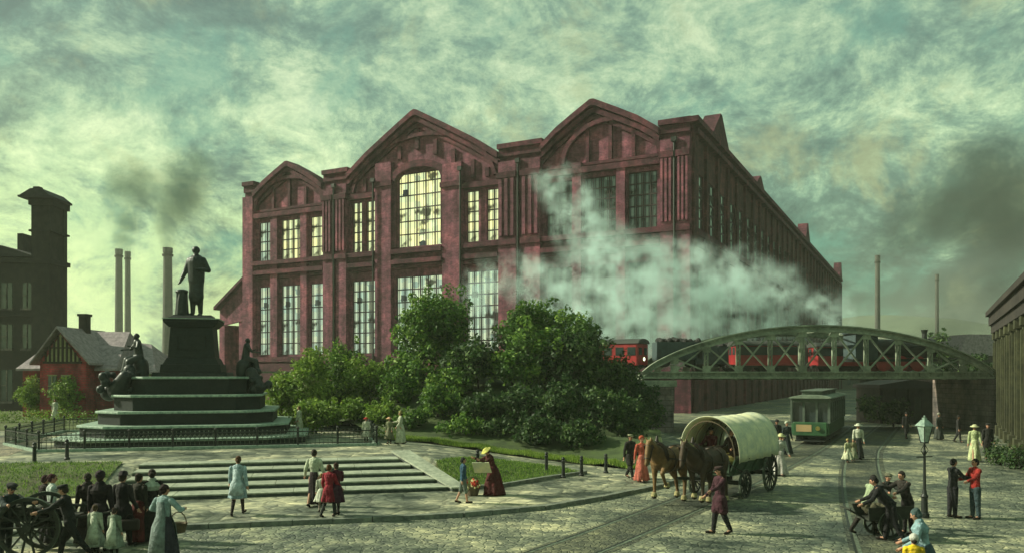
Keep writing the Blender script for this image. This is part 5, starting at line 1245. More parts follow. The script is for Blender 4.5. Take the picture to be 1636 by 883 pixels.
# hood: bellied between hoops, flaring at both ends, open at the front
q = MB(); nx = 30; na = 22; HS = .86; vs = []
for i in range(nx+1):
    x = -2.15+4.3*i/nx; e = abs(x)/2.15; sag = -.075*abs(sin(pi*(x+2.15)/.86)); fl_ = .05*e**4
    for j in range(na+1):
        a = pi*1.06*j/na - pi*.03; wy_, hz = 1.04+fl_+sag, 1.42+fl_*.8+sag
        vs.append((HS*x + .12*e*e*(1 if x>0 else -1)*sin(a) + .15, wy_*cos(a)*(1.0+.03*sin(a)), 1.42 + hz*.98*max(-.08,sin(a))**.82 if sin(a) > 0 else 1.42 + hz*sin(a)))
q.add(vs, [(i*(na+1)+j,(i+1)*(na+1)+j,(i+1)*(na+1)+j+1,i*(na+1)+j+1) for i in range(nx) for j in range(na)])
cv = q.build('canvas_hood', MAT['canvas'], wg, smooth=True, fix=False); sdm = cv.modifiers.new('t','SOLIDIFY'); sdm.thickness = .025
for i in range(6):
    x = -2.15+.86*i; e = abs(x)/2.15; q = MB(); q.tube([(HS*x+.15+.12*e*e*(1 if x>0 else -1)*sin(a), (.93)*cos(a), 1.42+1.27*sin(a)**.82) for a in [pi*(j+.001)/16*.9999 for j in range(17)]],.022,6); q.build('hoop', MAT['wood'], wg)
q = MB(); q.cap((1.35,0,1.3),.35,(1.9,0,1.32),.3,sq=(1,2.0,.7))
for k in range(40): q.cap((random.uniform(1.2,2.05),random.uniform(-.65,.65),1.3+random.uniform(-.1,.25)), random.uniform(.06,.14), n=6)
q.build('straw_load', MAT['straw'], wg, remesh=.03)
q = MB(); q.cap((-1.4,0,1.25),.5,(.2,0,1.25),.5,sq=(1,1.2,1)); q.build('sacks', cloth((.04,.045,.05)), wg, remesh=.05)
q = MB(); q.box(.75,1.15,-.8,.8,1.36,1.43); q.box(.72,.78,-.8,.8,1.43,1.75); q.build('bench', MAT['wood'], wg)
def wpt(x, y): r_ = Matrix.Rotation(wr,3,'Z') @ Vector((x,y,0)); return (WC.x+r_.x, WC.y+r_.y)
yawW = math.degrees(wr)
person(wpt(1.0,-.38), yawW, 1.68, 'driver in a dark maroon jacket sitting at the left inside the wagon hood', 'sit', base=0, up=.98, top=(.1,.02,.03), bottom=DK, arms=((.7,.2,.7),(.7,.2,.7)), hat='cap', hatc=(.03,.02,.02))
person(wpt(1.0,.4), yawW-15, 1.64, 'passenger in dark brown sitting at the right inside the wagon hood', 'sit', base=0, up=.98, top=(.05,.03,.03), bottom=BRN, arms=((.5,.2,.8),(.5,.2,.8)))

# ------------------------------------------------------------------ horses
def bend(vs, low=0):
    out_ = []
    for a, b_, c_ in vs:
        z = c_ + low; k = sm((b_-.62)/.35 + (z-1.45)/.5) if b_ > .45 and z > 1.15 else 0
        if k > 0:
            t = -.42*k; y0, z0 = .66, 1.38; dy, dz_ = b_-y0, z-z0
            b_, z = y0 + dy*cos(t) - dz_*sin(t), z0 + dy*sin(t) + dz_*cos(t)
        out_.append((a, b_, z-low))
    return out_
def horse(loc, rz, label, mat, legs, headdown=.0):
    t = thing('draught_horse', loc, rz, label, 'horse', 'team of horses before the wagon'); t.scale = (1.12,1.06,1.07)
    m = MB(); V = Vector
    m.cap((0,-.62,1.24),.36,(0,.0,1.17),.37,sq=(.88,1,1)); m.cap((0,0,1.17),.37,(0,.58,1.22),.35,sq=(.86,1,1)); m.cap((0,-.78,1.3),.28,sq=(1.1,1,1)); m.cap((0,.66,1.3),.27,sq=(1,1,1.1))
    m.cap((0,.7,1.34),.3,(0,1.0,1.76),.21,sq=(.75,1,1)); m.cap((0,.98,1.74),.21,(0,1.12,1.96),.16,sq=(.8,1,1))
    m.cap((0,1.14,2.0),.14,(0,1.38,1.75),.105,sq=(.8,1,1)); m.cap((0,1.38,1.75),.1,(0,1.55,1.55),.075,sq=(.85,1,1)); m.cap((0,1.17,1.9),.12,(0,1.33,1.72),.09,sq=(.8,1,1))
    for s in (-1,1): m.cap((s*.07,1.1,2.1),.035,(s*.085,1.12,2.24),.012,n=8); m.cap((s*.05,1.575,1.54),.025,n=6)
    knees = []
    for (kind, s, a1, a2, a3) in legs:       # angles: upper, middle, pastern (forward +)
        if kind == 'F':
            p0 = V((s*.2,.55,1.12)); p1 = p0+V((0,sin(a1)*.46,-cos(a1)*.46)); p2 = p1+V((0,sin(a2)*.38,-cos(a2)*.38)); p3 = p2+V((0,sin(a3)*.17,-cos(a3)*.17))
            m.cap(p0,.15,p0.lerp(p1,.5),.1); m.cap(p0.lerp(p1,.5),.1,p1,.068); m.cap(p1,.066,p2,.046)
        else:
            p0 = V((s*.19,-.72,1.2)); pk_ = p0+V((0,sin(a1)*.42,-cos(a1)*.42)); p1 = pk_+V((0,sin(a1-.85)*.42,-cos(a1-.85)*.42)); p2 = p1+V((0,sin(a2)*.40,-cos(a2)*.40)); p3 = p2+V((0,sin(a3)*.15,-cos(a3)*.15))
            m.cap(p0,.22,pk_,.15); m.cap(pk_,.15,p1,.068); m.cap(p1,.068,p2,.048)
        m.cap(p2,.052,p3,.055); knees.append((p2,p3))
    # ground the lowest hoof
    low = min(k[1].z for k in knees) - .09
    m.v = [(a,b_,c_-low) for a,b_,c_ in bend(m.v)]
    o = m.build('body', [mat, MAT['eye']], t, remesh=.024)
    dz = V((0,0,-low)); eye = V((0,)+tuple(bend([(0,1.2,1.98)])[0][1:]))
    for p in o.data.polygons:
        for s in (-1,1):
            if (p.center - (V((s*.105,eye.y,eye.z))+dz)).length < .045: p.material_index = 1
    for p2, p3 in knees:
        q = MB(); d = (p3-p2).normalized(); q.cap(p3+dz+d*.0,.066,p3+dz+d*.03,.082,n=10); q.build('hoof', MAT['leather'], t, smooth=True)
        q = MB()
        for k in range(10): a = k*.63; q.cap(p3+dz+V((.05*cos(a),.05*sin(a),.08)),.03,p3+dz+V((.085*cos(a),.085*sin(a),-.03)),.02,n=6)
        q.build('feather', MAT['mane'], t, remesh=.02)
    q = MB()
    for k in range(20):
        f_ = k/19; c = V((0,.66,1.62)).lerp(V((0,.98,2.1)), f_) + V((random.uniform(-.02,.02),-.0,.0)); s = random.choice((-1,1)); q.cap(c,.04,c+V((s*random.uniform(.08,.13),-.06,-random.uniform(.16,.3))),.018,n=6)
    for k in range(5): q.cap((0,1.12,2.12),.035,(random.uniform(-.04,.04),1.26,1.98),.015,n=6)
    q.v = [(a,b_,c_-low) for a,b_,c_ in bend(q.v)]; q.build('mane', MAT['mane'], t, remesh=.022)
    q = MB()
    for k in range(9): q.cap((random.uniform(-.03,.03),-1.02,1.42),.05,(random.uniform(-.08,.08),-1.2+random.uniform(-.05,.05),.75),.025,n=6)
    q.v = [(a,b_,c_-low) for a,b_,c_ in q.v]; q.build('tail', MAT['horse2'], t, remesh=.025)
    Mt = Matrix.Translation((0,0,-low))
    q = MB(); ring = [V((.27*cos(a), .72+.13*sin(a), 1.4+.36*sin(a)*1.0)) for a in [2*pi*j/20 for j in range(20)]]; q.tube(ring,.06,8,closed=True,M=Mt)
    q.cap((0,.86,1.8),.06,(0,.84,1.95),.03,M=Mt); q.build('collar', MAT['leather'], t)
    q = MB()
    for y, r_ in ((.25,.385),(-.45,.385)): q.tube([V((r_*.9*cos(a), y, 1.19+r_*1.02*sin(a))) for a in [2*pi*j/20 for j in range(20)]],.02,6,closed=True,M=Mt)
    for s in (-1,1):
        q.bar((s*.31,.7,1.3),(s*.34,-1.0,1.05),.035,.05,M=Mt); q.bar((s*.3,-1.1,1.0),(s*.34,-1.9,.7),.025,.03,M=Mt); q.tube([(s*.12,1.3,1.85),(s*.15,.9,1.75),(s*.25,.4,1.55)],.012,5,M=Mt)
    q.bar((0,.6,1.6),(0,-1.0,1.6),.05,.02,M=Mt); q.build('harness', MAT['leather'], t)
    q = MB()
    for c,r_ in (((0,1.46,1.66),.095),((0,1.2,1.93),.135)): q.tube([V(c)+V((r_*cos(a), -r_*.6*sin(a)*.9, -r_*.75*sin(a))) for a in [2*pi*j/16 for j in range(16)]],.014,5,closed=True,M=Mt)
    for s in (-1,1): q.bar((s*.115,1.16,1.98),(s*.09,1.46,1.66),.02,.03,M=Mt); q.box(s*.125-.01,s*.125+.01,1.16,1.27,1.9,2.0,M=Mt)
    q.v = bend(q.v, low); q.build('bridle', MAT['leather'], t)
    q = MB(); 
    for s in (-1,1): q.cap((s*.28,.72,1.4),.035,n=8,M=Mt); q.cap((s*.12,1.2,1.93),.022,n=8,M=Mt)
    q.v = bend(q.v, low); q.build('brass_bosses', MAT['brass'], t)
    return t
def hpt(fwd, lat): r_ = Matrix.Rotation(wr,3,'Z') @ Vector((fwd,lat,0)); return (WC.x+r_.x, WC.y+r_.y, 0)
hrz = wr - pi/2
horse(hpt(3.85,-.6), hrz+.04, 'brown horse with a raised foreleg and pale mane, left one of the team', MAT['horse'],
      (('F',-1,.95,-.6,-.9),('F',1,.05,.0,.2),('H',-1,.35,.1,.3),('H',1,.1,-.3,.2)))
horse(hpt(3.6,.6), hrz-.03, 'darker bay horse next to the carter, right one of the team', MAT['horse2'],
      (('F',-1,.1,.05,.25),('F',1,-.2,-.3,-.1),('H',-1,.1,-.2,.15),('H',1,.4,.15,.35)))
# ------------------------------------------------------------------ planting
import numpy as np
rng = np.random.default_rng(5)
def leaves(name, clumps, n_per, size, mat, parent=None, up=.35, droop=0, kind=None):
    """clumps: (centre, radius vector); leaves lie through the shell of each clump"""
    C, T, R = [], [], []
    for c, r in clumps:
        n = max(8, int(n_per * (r[0]*r[1]*r[2])**(2/3)))
        d = rng.normal(size=(n,3)); d /= np.linalg.norm(d,axis=1)[:,None]
        rad = rng.uniform(.35,1,(n,1))**.5 * rng.uniform(.85,1.12,(n,1))
        C.append(np.array(c) + d*rad*np.array(r)); t = rng.uniform(-.18,.18,n) + rng.uniform(.15,.75)
        t = t*.8 + .1 + rng.normal(0,.12,n); T.append(np.clip(t,0,1)); R.append(d)
    C = np.vstack(C); T = np.concatenate(T); D = np.vstack(R); n = len(C)
    nrm = D*.7 + rng.normal(size=(n,3))*.6 + np.array([0,0,up]); nrm /= np.linalg.norm(nrm,axis=1)[:,None]
    a = np.cross(nrm, rng.normal(size=(n,3))); a /= np.linalg.norm(a,axis=1)[:,None]; b = np.cross(nrm, a)
    s = size*rng.uniform(.6,1.25,(n,1))
    tip, base = C + a*s*.6, C - a*s*.5
    l, r = C + b*s*.3 + nrm*s*.08, C - b*s*.3 + nrm*s*.08
    V_ = np.stack([base, r, tip, l], 1).reshape(-1,3)
    me = bpy.data.meshes.new(name); me.vertices.add(4*n); me.vertices.foreach_set('co', V_.astype(np.float32).ravel())
    me.loops.add(4*n); me.loops.foreach_set('vertex_index', np.arange(4*n, dtype=np.int32)); me.polygons.add(n)
    me.polygons.foreach_set('loop_start', np.arange(0,4*n,4,dtype=np.int32)); me.polygons.foreach_set('loop_total', np.full(n,4,dtype=np.int32))
    at_ = me.attributes.new('tint','FLOAT','FACE'); at_.data.foreach_set('value', T.astype(np.float32)); me.update(); me.materials.append(mat)
    o = bpy.data.objects.new(name, me); COL.objects.link(o); o.parent = parent
    if kind: o['kind'] = kind
    return o
def tree(u, Y, vtop, hw, mat, label, name='tree', zb=None, trunk=True, crowns=None, leaf=.26, dens=250, group=None, cat='tree', low=.12):
    x = XY(u, Y); z = bank_z(x, Y) if zb is None else zb
    hgt = ZV(vtop, Y) - z; R = hw/F*Y
    t = thing(name, (x, Y, z), 0, label, cat, group)
    q = MB(); tr_top = hgt*.55; pts = [(0,0,-.3)]
    for k in range(1,6): pts.append((random.uniform(-.12,.12)*k*.5, random.uniform(-.1,.1)*k*.5, tr_top*k/5))
    r0 = max(.06, hgt*.022); q.tube(pts, [r0*(1.3-.18*k) for k in range(6)], 9)
    clumps = []; nb_ = int(16 + R*7)
    zc = hgt*(low + (1-low)/2); rz_ = hgt*(1-low)/2
    for k in range(nb_):
        for tries in range(20):
            d = Vector((random.uniform(-1,1), random.uniform(-1,1), random.uniform(-1,1)))
            if .3 < d.length < 1: break
        wid = 1 - .35*max(0, d.z)**1.5
        c = Vector((d.x*R*.86*wid, d.y*R*.75*wid, zc + d.z*rz_*.85))
        r = random.uniform(.2,.4)*min(R, rz_)+.2
        clumps.append((tuple(c), (r*1.15, r, r*random.uniform(.7,.95))))
        if k % 2 == 0:
            s = Vector(pts[min(5, 2+k % 4)]); mdl = s.lerp(c, .55)+Vector((0,0,.15)); q.tube([s, mdl, c], [r0*.5, r0*.3, r0*.12], 6)
    for k in range(5): clumps.append(((random.uniform(-.3,.3)*R, random.uniform(-.3,.3)*R, zc+random.uniform(-.5,.6)*rz_), (R*.45, R*.4, rz_*.36)))
    # sprays sticking out of the outline
    for k in range(int(nb_*2.6)):
        c, r = random.choice(clumps[:nb_]); d = Vector((random.gauss(0,1), random.gauss(0,1), random.gauss(.4,1))).normalized()
        clumps.append((tuple(Vector(c)+d*r[0]*random.uniform(.85,1.5)), (r[0]*random.uniform(.2,.4), r[0]*.3, r[0]*random.uniform(.25,.45))))
    q.build('trunk', MAT['bark'], t, smooth=True)
    leaves('crown', clumps, dens, leaf, mat, t)
    return t
G1 = 'trees and bushes on the bank'
LB, LM, LD = MAT['leaf_bright'], MAT['leaf_mid'], MAT['leaf_dark']
for a in (
 (690,53,468,66,LM,'tall green tree in front of the arched windows, left of the two highest'),
 (872,52,478,84,LM,'broad tall tree right of the middle, topped by drifting steam'),
 (764,50,545,58,LD,'dark rounded tree between the two tallest trees'),
 (925,50,530,62,LD,'dark tree just right of the broad tall tree'),
 (655,50,566,40,LM,'upright green tree at the left foot of the tall green tree'),
 (722,49,580,42,LM,'upright green tree at the right foot of the tall green tree'),
 (820,49,562,46,LM,'upright green tree left below the broad tall tree'),
 (978,52,574,58,LD,'dark tree below the red railway carriage'),
 ): tree(*a, group=G1)
for a in (
 (452,51,592,34,LB,'small bright yellow green bush directly right of the monument'),
 (497,50,556,38,LB,'bright green bush with a pointed top under the leftmost lower windows'),
 (546,52,545,40,LM,'mid green bush reaching the sill of the second bay'),
 (592,51,572,38,LB,'bright green bush left of the tall tree'),
 (636,49,596,38,LM,'rounded green bush at the left foot of the tall tree'),
 (700,46.5,618,42,LM,'low green bush in front of the tall tree trunk'),
 (770,45.5,630,48,LD,'low dark bush in the centre of the bank'),
 (835,45,618,50,LD,'low dark bush under the broad tall tree'),
 (900,44,612,48,LD,'dark bush on the bank above the bollards'),
 (955,43.5,622,44,LD,'dark bush near the right foot of the bank'),
 (1000,45,628,36,LD,'small dark bush beside the couple walking on the pavement'),
 (1022,50,610,34,LD,'dark bush in front of the stone abutment'),
 (560,47,640,34,LB,'low bright bush behind the end of the iron railing'),
 (505,46.5,632,34,LB,'low bright bush behind the iron railing, next to the woman in white'),
 (615,46,645,30,LB,'low leafy bush behind the two children in hats'),
 (662,45,655,32,LM,'low bush behind the woman in cream'),
 (860,41.8,668,40,LD,'low dark shrub at the foot of the bank behind the verge'),
 (930,40.8,672,36,LD,'lowest dark shrub toward the right tip of the bank'),
 (740,44,668,42,LM,'low shrub at the foot of the bank above the stooping woman'),
 (800,43.5,672,38,LD,'low dark shrub between its two neighbours at the bank foot'),
 ): tree(*a, name='bush', cat='bush', group=G1, low=.0, leaf=.21, dens=320)
# around the cottage
for (u, Y, vt, hw, mt, lab, zb_) in (
  (47, CY+.6, 600, 17, LB, 'bright climbing plant on the left wall of the cottage', cz),
  (108, CY-.5, 600, 23, LB, 'bright climbing plant covering the timbered gable wall', cz),
  (228, 60, 596, 16, LM, 'small shrub between cottage and monument', .8),
  (205, 72, 572, 30, LM, 'dull green tree behind the right roof of the cottage', .5)):
    tree(u, Y, vt, hw, mt, lab, name='bush', cat='bush', zb=zb_, low=.0 if u < 120 else .1, leaf=.17, dens=420)
hg = thing('hedge', (XY(75,57), 57, .8), 0, 'bright clipped hedge in front of the cottage', 'hedge')
leaves('foliage', [((x, random.uniform(-.3,.3), .45+random.uniform(-.1,.15)), (.75,.5,.5)) for x in [i*.55-5 for i in range(19)]], 420, .13, LB, hg)
# beyond the bridge and at the right
for (u, Y, vt, hw, mt, lab) in (
  (1408, 88, 612, 34, LD, 'dark tree seen under the bridge just right of the tram'),
  (1525, 84, 600, 36, LD, 'dark tree seen under the right part of the bridge'),
  (1502, 80, 518, 24, LD, 'dark tree crown rising above the bridge arch at the right'),
  (1560, 76, 548, 22, LD, 'dark tree crown near the right end of the arch'),
  (1398, 72, 626, 22, LD, 'dark tree under the bridge closest to the tram roof'),
  (1428, 66, 640, 30, LD, 'low dark tree under the bridge left of the lamp lantern'),
  (1492, 79, 616, 30, LD, 'low dark tree under the bridge right of the lamp lantern'),
  (1562, 74, 606, 32, LD, 'dark tree filling the last gap under the bridge beside the abutment'),
  (1470, 110, 600, 30, LM, 'tree standing among the ochre houses under the bridge')):
    tree(u, Y, vt, hw, mt, lab, zb=0, leaf=.3, dens=150, group='trees beyond the bridge')
for (u, v, hw, hh, lab) in ((1622,748,18,34,'low dark shrub at the colonnade foot by the right edge'),(1598,742,16,30,'low dark shrub at the base of the far pilasters')):
    p = P(u, v, 0); tree(u, p.y, v-hh, hw, LD, lab, name='bush', cat='bush', zb=0, leaf=.12, dens=330, low=.02)
# white blossoms by the railing
fb = thing('flowering_shrub', (XY(610,43.2), 43.2, .85), 0, 'shrub with white and yellow flowers at the right corner of the railing', 'shrub')
leaves('foliage', [((random.uniform(-1,1), random.uniform(-.3,.3), random.uniform(.15,.5)), (.4,.35,.3)) for i in range(9)], 500, .1, LB, fb)
q = MB()
for k in range(50): q.cap((random.uniform(-1.1,1.1), -.35+random.uniform(-.1,.1), random.uniform(.15,.75)), random.uniform(.03,.06), n=5)
q.build('blossoms', cloth((.7,.7,.5)), fb)
# grass tufts on the lawns and the verge
def tufts(name, pts, label=None, hh=.09):
    n = len(pts); P_ = np.array(pts); k = 3; Pn = np.repeat(P_, k, 0) + np.concatenate([rng.normal(0,.04,(n*k,2)), np.zeros((n*k,1))],1)
    a = rng.uniform(0,6.28,n*k); h_ = rng.uniform(.5,1.3,n*k)*hh; w_ = .014; dx, dy = np.cos(a)*w_, np.sin(a)*w_
    tipo = np.stack([rng.normal(0,.03,n*k), rng.normal(0,.03,n*k), h_],1)
    V_ = np.stack([Pn - np.stack([dx,dy,0*dx],1), Pn + np.stack([dx,dy,0*dx],1), Pn+tipo],1).reshape(-1,3); m_ = len(V_)//3
    me = bpy.data.meshes.new(name); me.from_pydata(V_.tolist(), [], [(3*i,3*i+1,3*i+2) for i in range(m_)])
    at_ = me.attributes.new('tint','FLOAT','FACE'); at_.data.foreach_set('value', rng.uniform(.1,1,m_).astype(np.float32)); me.materials.append(LM if name == 'grass' else LB)
    o = bpy.data.objects.new(name, me); COL.objects.link(o); tag(o, kind='stuff'); return o
def inpoly(x, y, poly):
    c = False; j = len(poly)-1
    for i in range(len(poly)):
        if (poly[i][1] > y) != (poly[j][1] > y) and x < (poly[j][0]-poly[i][0])*(y-poly[i][1])/(poly[j][1]-poly[i][1])+poly[i][0]: c = not c
        j = i
    return c
def scatter(poly, n, zf):
    xs = [p[0] for p in poly]; ys = [p[1] for p in poly]; out_ = []
    while len(out_) < n:
        x, y = random.uniform(min(xs),max(xs)), random.uniform(min(ys),max(ys))
        if inpoly(x, y, poly): out_.append((x, y, zf(x,y)))
    return out_
tufts('grass', scatter([(p.x,p.y) for p in rl], 5000, lambda x,y: g(x,y)+.04) + scatter([(p.x,p.y) for p in ll], 5000, lambda x,y: g(x,y)+.04))
tufts('verge_grass', scatter(vg, 6000, lambda x,y: bank_z(x,y)+.04), hh=.16)
# ------------------------------------------------------------------ steam, smoke and air
def plume(name, puffs, density, color, nscale, thr=(.3,.55), aniso=0.0, warp=1.3):
    """one closed domain; the density is a row of soft puffs broken up by noise"""
    pts = [(Vector((XY(u,Y), Y, ZV(v,Y))), r) for u, v, Y, r in puffs]
    lo = Vector([min(p[i]-r*1.25 for p, r in pts) for i in range(3)]); hi = Vector([max(p[i]+r*1.25 for p, r in pts) for i in range(3)])
    q = MB(); q.box(lo.x, hi.x, lo.y, hi.y, max(lo.z,.3), hi.z)
    m = bpy.data.materials.new(name); m.use_nodes = True; nt = m.node_tree; nt.nodes.clear(); out = nt.nodes.new('ShaderNodeOutputMaterial')
    pv = nt.nodes.new('ShaderNodeVolumePrincipled'); nt.links.new(pv.outputs[0], out.inputs['Volume']); pv.inputs['Color'].default_value = (*color,1); pv.inputs['Anisotropy'].default_value = aniso
    tc = N(nt, 'ShaderNodeTexCoord')
    nz = N(nt, 'ShaderNodeTexNoise', i_Scale=nscale, i_Detail=5, i_Roughness=.62); nt.links.new(tc.outputs['Object'], nz.inputs['Vector'])
    # warp the position a little so that the puffs have torn edges
    wv = N(nt, 'ShaderNodeVectorMath', operation='MULTIPLY_ADD'); nt.links.new(nz.outputs['Color'], wv.inputs[0])
    rm = sum(r for _, r in pts)/len(pts); wv.inputs[1].default_value = (rm*warp,)*3; nt.links.new(tc.outputs['Object'], wv.inputs[2])
    off = N(nt, 'ShaderNodeVectorMath', operation='SUBTRACT'); nt.links.new(wv.outputs[0], off.inputs[0]); off.inputs[1].default_value = (rm*warp/2,)*3
    acc = None
    for p, r in pts:
        d = N(nt, 'ShaderNodeVectorMath', operation='DISTANCE'); nt.links.new(off.outputs[0], d.inputs[0]); d.inputs[1].default_value = p
        mr = N(nt, 'ShaderNodeMapRange'); mr.interpolation_type = 'SMOOTHSTEP'; mr.inputs[1].default_value = r*1.1; mr.inputs[2].default_value = r*.25; nt.links.new(d.outputs['Value'], mr.inputs[0])
        if acc is None: acc = mr.outputs[0]
        else:
            mx = N(nt, 'ShaderNodeMath', operation='MAXIMUM'); nt.links.new(acc, mx.inputs[0]); nt.links.new(mr.outputs[0], mx.inputs[1]); acc = mx.outputs[0]
    rr = ramp(nt, nz.outputs[0], [(thr[0], .0), (thr[1], 1.0)])
    mu = N(nt, 'ShaderNodeMath', operation='MULTIPLY'); nt.links.new(acc, mu.inputs[0]); nt.links.new(rr.outputs[0], mu.inputs[1])
    m2 = N(nt, 'ShaderNodeMath', operation='MULTIPLY'); nt.links.new(mu.outputs[0], m2.inputs[0]); m2.inputs[1].default_value = density; nt.links.new(m2.outputs[0], pv.inputs['Density'])
    o = q.build(name, m); tag(o, kind='stuff'); return o
plume('steam', [(1338,497,73,2.0),(1300,492,73,2.6),(1255,480,74,3.4),(1205,478,74,4.2),(1150,480,74,4.8),(1095,475,74,5.2),(1040,462,74,5.2),(990,440,75,4.8),(965,405,76,4.0),(940,365,76,3.4),(920,325,77,2.8),(905,288,77,2.0),(885,300,77,2.2),
   (1090,530,72,3.4),(1030,520,72,4.2),(960,500,73,4.2),(905,460,75,3.6),(850,445,76,3.0),(800,440,77,2.4),(1170,520,72,3.0),(1240,505,72,2.6),(1110,420,77,2.6),(760,470,77,2.0),(870,500,76,3.4),(1000,490,74,4.5),(1290,515,73,2.2),(1060,440,76,4),(1330,520,70,2.2),(1180,455,76,4)], .5, (.78,.97,.95), .46, (.46,.60))
plume('smoke', [(190,397,330,3.2),(190,380,335,4),(191,350,335,7),(196,320,335,10),(215,300,335,13),(204,400,345,3),(204,385,345,4),(207,355,345,7)], .13, (.13,.22,.17), .07, warp=.55)
plume('smoke', [(268,396,260,3),(268,385,260,3.5),(270,362,260,5.5),(278,335,260,8),(292,310,260,10),(300,280,260,11)], .16, (.1,.18,.14), .08, warp=.55)
plume('smoke', [(1402,398,320,4),(1412,385,320,8),(1440,372,320,13),(1480,350,320,18),(1530,335,320,24),(1590,310,320,30),(1640,330,320,30)], .07, (.05,.085,.08), .035)
plume('smoke', [(1490,540,150,4),(1525,520,150,5),(1560,495,150,6),(1600,470,150,8),(1535,470,150,6),(1460,555,150,3)], .08, (.05,.075,.07), .1, warp=.8)
# the air
hz = MB(); hz.box(-700, 700, -40, 1080, -1.5, 75)
hmat = bpy.data.materials.new('haze'); hmat.use_nodes = True; nt = hmat.node_tree; nt.nodes.clear(); out = nt.nodes.new('ShaderNodeOutputMaterial'); pv = nt.nodes.new('ShaderNodeVolumePrincipled')
nt.links.new(pv.outputs[0], out.inputs['Volume']); pv.inputs['Density'].default_value = .00035; pv.inputs['Color'].default_value = (.88,.95,.8,1)
tag(hz.build('haze', hmat), kind='stuff')
# ------------------------------------------------------------------ camera, light, sky, air
cam = bpy.data.cameras.new('camera'); co = bpy.data.objects.new('camera', cam); COL.objects.link(co); S.camera = co
co.location = (0, 0, H); co.rotation_euler = (radians(90), 0, 0)
cam.sensor_width = 36; cam.lens = 36*F/1636; cam.shift_y = (V0-441.5)/1636; cam.clip_end = 6000; cam.clip_start = .3
SUN_EL, = (radians(33),)
sd = Vector((-.96, .13, 0)).normalized()
sunv = Vector((sd.x*cos(SUN_EL), sd.y*cos(SUN_EL), sin(SUN_EL)))
L = bpy.data.lights.new('sun', 'SUN'); L.energy = 5.0; L.angle = radians(1.5); L.color = (1, .985, .74)
lo = bpy.data.objects.new('sun', L); COL.objects.link(lo); lo.rotation_euler = sunv.to_track_quat('Z', 'Y').to_euler(); lo.location = (0,0,90)
w = bpy.data.worlds.new('World'); S.world = w; w.use_nodes = True; nt = w.node_tree; nt.nodes.clear()
out = nt.nodes.new('ShaderNodeOutputWorld'); bg = nt.nodes.new('ShaderNodeBackground'); nt.links.new(bg.outputs[0], out.inputs[0])
sky = nt.nodes.new('ShaderNodeTexSky'); sky.sky_type = 'NISHITA'; sky.sun_disc = False; sky.sun_elevation = SUN_EL; sky.sun_rotation = atan2(sd.x, sd.y)
sky.air_density = 2.0; sky.dust_density = 5; sky.ozone_density = 1
bg.inputs[1].default_value = .1
tc = N(nt, 'ShaderNodeTexCoord')
def cloudnoise(scale, det, rough, dist, seed, zs=1.0):
    mp = N(nt, 'ShaderNodeMapping'); mp.inputs['Location'].default_value = seed; mp.inputs['Scale'].default_value = (1,1,zs)
    nt.links.new(tc.outputs['Generated'], mp.inputs[0])
    n = N(nt, 'ShaderNodeTexNoise', i_Scale=scale, i_Detail=det, i_Roughness=rough, i_Distortion=dist*.35); nt.links.new(mp.outputs[0], n.inputs['Vector']); return n.outputs[0]
big = cloudnoise(3.2, 3, .5, .3, (3.1,1.7,.4), 1.3); midn = cloudnoise(8, 14, .74, .9, (1.3,5.2,2.2), 1.5); hue = cloudnoise(7, 7, .65, .8, (7.7,2.1,8.8))
fine = cloudnoise(45, 8, .75, 1.2, (0,3,9), 1.8)
K = 12.3
def col(r, g_, b): return (r*K, g_*K, b*K)
dens = N(nt, 'ShaderNodeMath', operation='MULTIPLY_ADD'); nt.links.new(midn, dens.inputs[0]); dens.inputs[1].default_value = 1.15
sc1 = N(nt, 'ShaderNodeMath', operation='MULTIPLY_ADD'); nt.links.new(big, sc1.inputs[0]); sc1.inputs[1].default_value = .5; nt.links.new(fine, sc1.inputs[2])
sc2 = N(nt, 'ShaderNodeMath', operation='MULTIPLY_ADD'); nt.links.new(fine, sc2.inputs[0]); sc2.inputs[1].default_value = .3; 
sc3 = N(nt, 'ShaderNodeMath', operation='MULTIPLY_ADD'); nt.links.new(big, sc3.inputs[0]); sc3.inputs[1].default_value = .95; sc3.inputs[2].default_value = -.705
nt.links.new(sc3.outputs[0], sc2.inputs[2]); nt.links.new(sc2.outputs[0], dens.inputs[2])
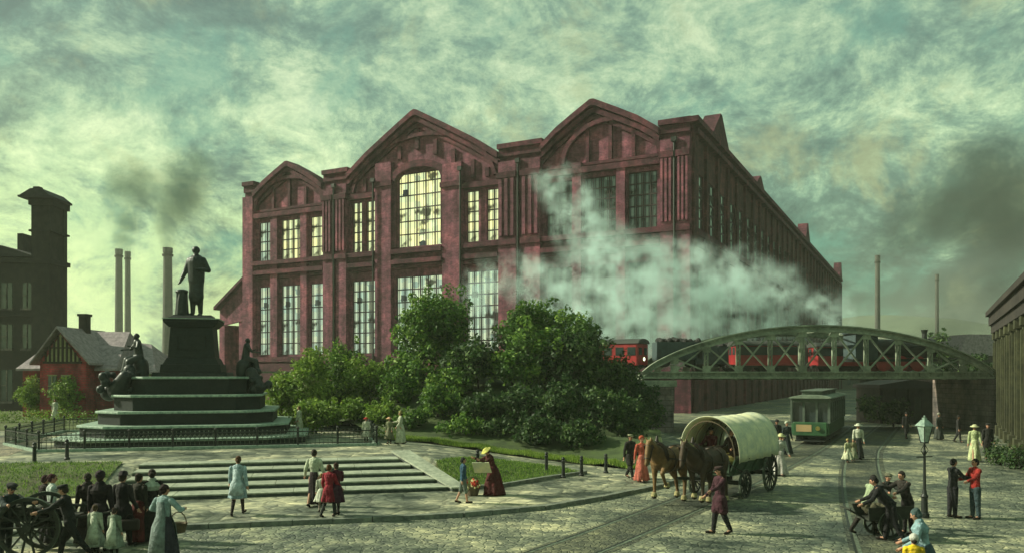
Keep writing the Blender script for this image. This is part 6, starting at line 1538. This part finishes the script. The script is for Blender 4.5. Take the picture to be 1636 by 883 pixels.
lum = ramp(nt, dens.outputs[0], [(.32, col(.03,.075,.058)), (.43, col(.075,.155,.11)), (.51, col(.16,.28,.18)), (.60, col(.34,.49,.28)), (.72, col(.6,.72,.42))])
# warmer and brighter low on the left, smoke-dark low on the right
sxyz = N(nt, 'ShaderNodeSeparateXYZ'); nt.links.new(tc.outputs['Generated'], sxyz.inputs[0])
def lin(src, a, b_):
    mr = N(nt, 'ShaderNodeMapRange'); mr.interpolation_type = 'SMOOTHSTEP'; mr.inputs[1].default_value = a; mr.inputs[2].default_value = b_; nt.links.new(src, mr.inputs[0]); return mr.outputs[0]
def mul(a, b_):
    m = N(nt, 'ShaderNodeMath', operation='MULTIPLY'); nt.links.new(a, m.inputs[0])
    if isinstance(b_, float): m.inputs[1].default_value = b_
    else: nt.links.new(b_, m.inputs[1])
    return m.outputs[0]
low = lin(sxyz.outputs[2], .36, .02); left = lin(sxyz.outputs[0], .15, -.45); right = lin(sxyz.outputs[0], .33, .56)
tealmask = lin(hue, .5, .66); high = lin(sxyz.outputs[2], .12, .4)
c = mix(nt, mul(tealmask, .6), lum.outputs[0], col(.08,.27,.19))
c = mix(nt, mul(lin(hue, .47, .33), .5), c, col(.38,.4,.17))
c = mix(nt, mul(mul(mul(low, left), lin(midn, .36, .56)), .75), c, col(.52,.66,.27))
c = mix(nt, mul(high, .45), c, col(.11,.17,.14))
lowr = lin(sxyz.outputs[2], .3, .1)
c = mix(nt, mul(mul(lowr, right), lin(midn, .62, .4)), c, col(.035,.06,.05))
c = mix(nt, .1, c, sky.outputs[0])
nt.links.new(c, bg.inputs[0])
S.view_settings.view_transform = 'Standard'; S.view_settings.look = 'None'; S.view_settings.exposure = 0.5; S.view_settings.gamma = 1
S.render.engine = 'CYCLES'; S.cycles.use_denoising = True
S.cycles.max_bounces = 6; S.cycles.diffuse_bounces = 3; S.cycles.glossy_bounces = 2; S.cycles.transparent_max_bounces = 8; S.cycles.volume_bounces = 2
S.cycles.volume_step_rate = 1.5; S.cycles.volume_max_steps = 96
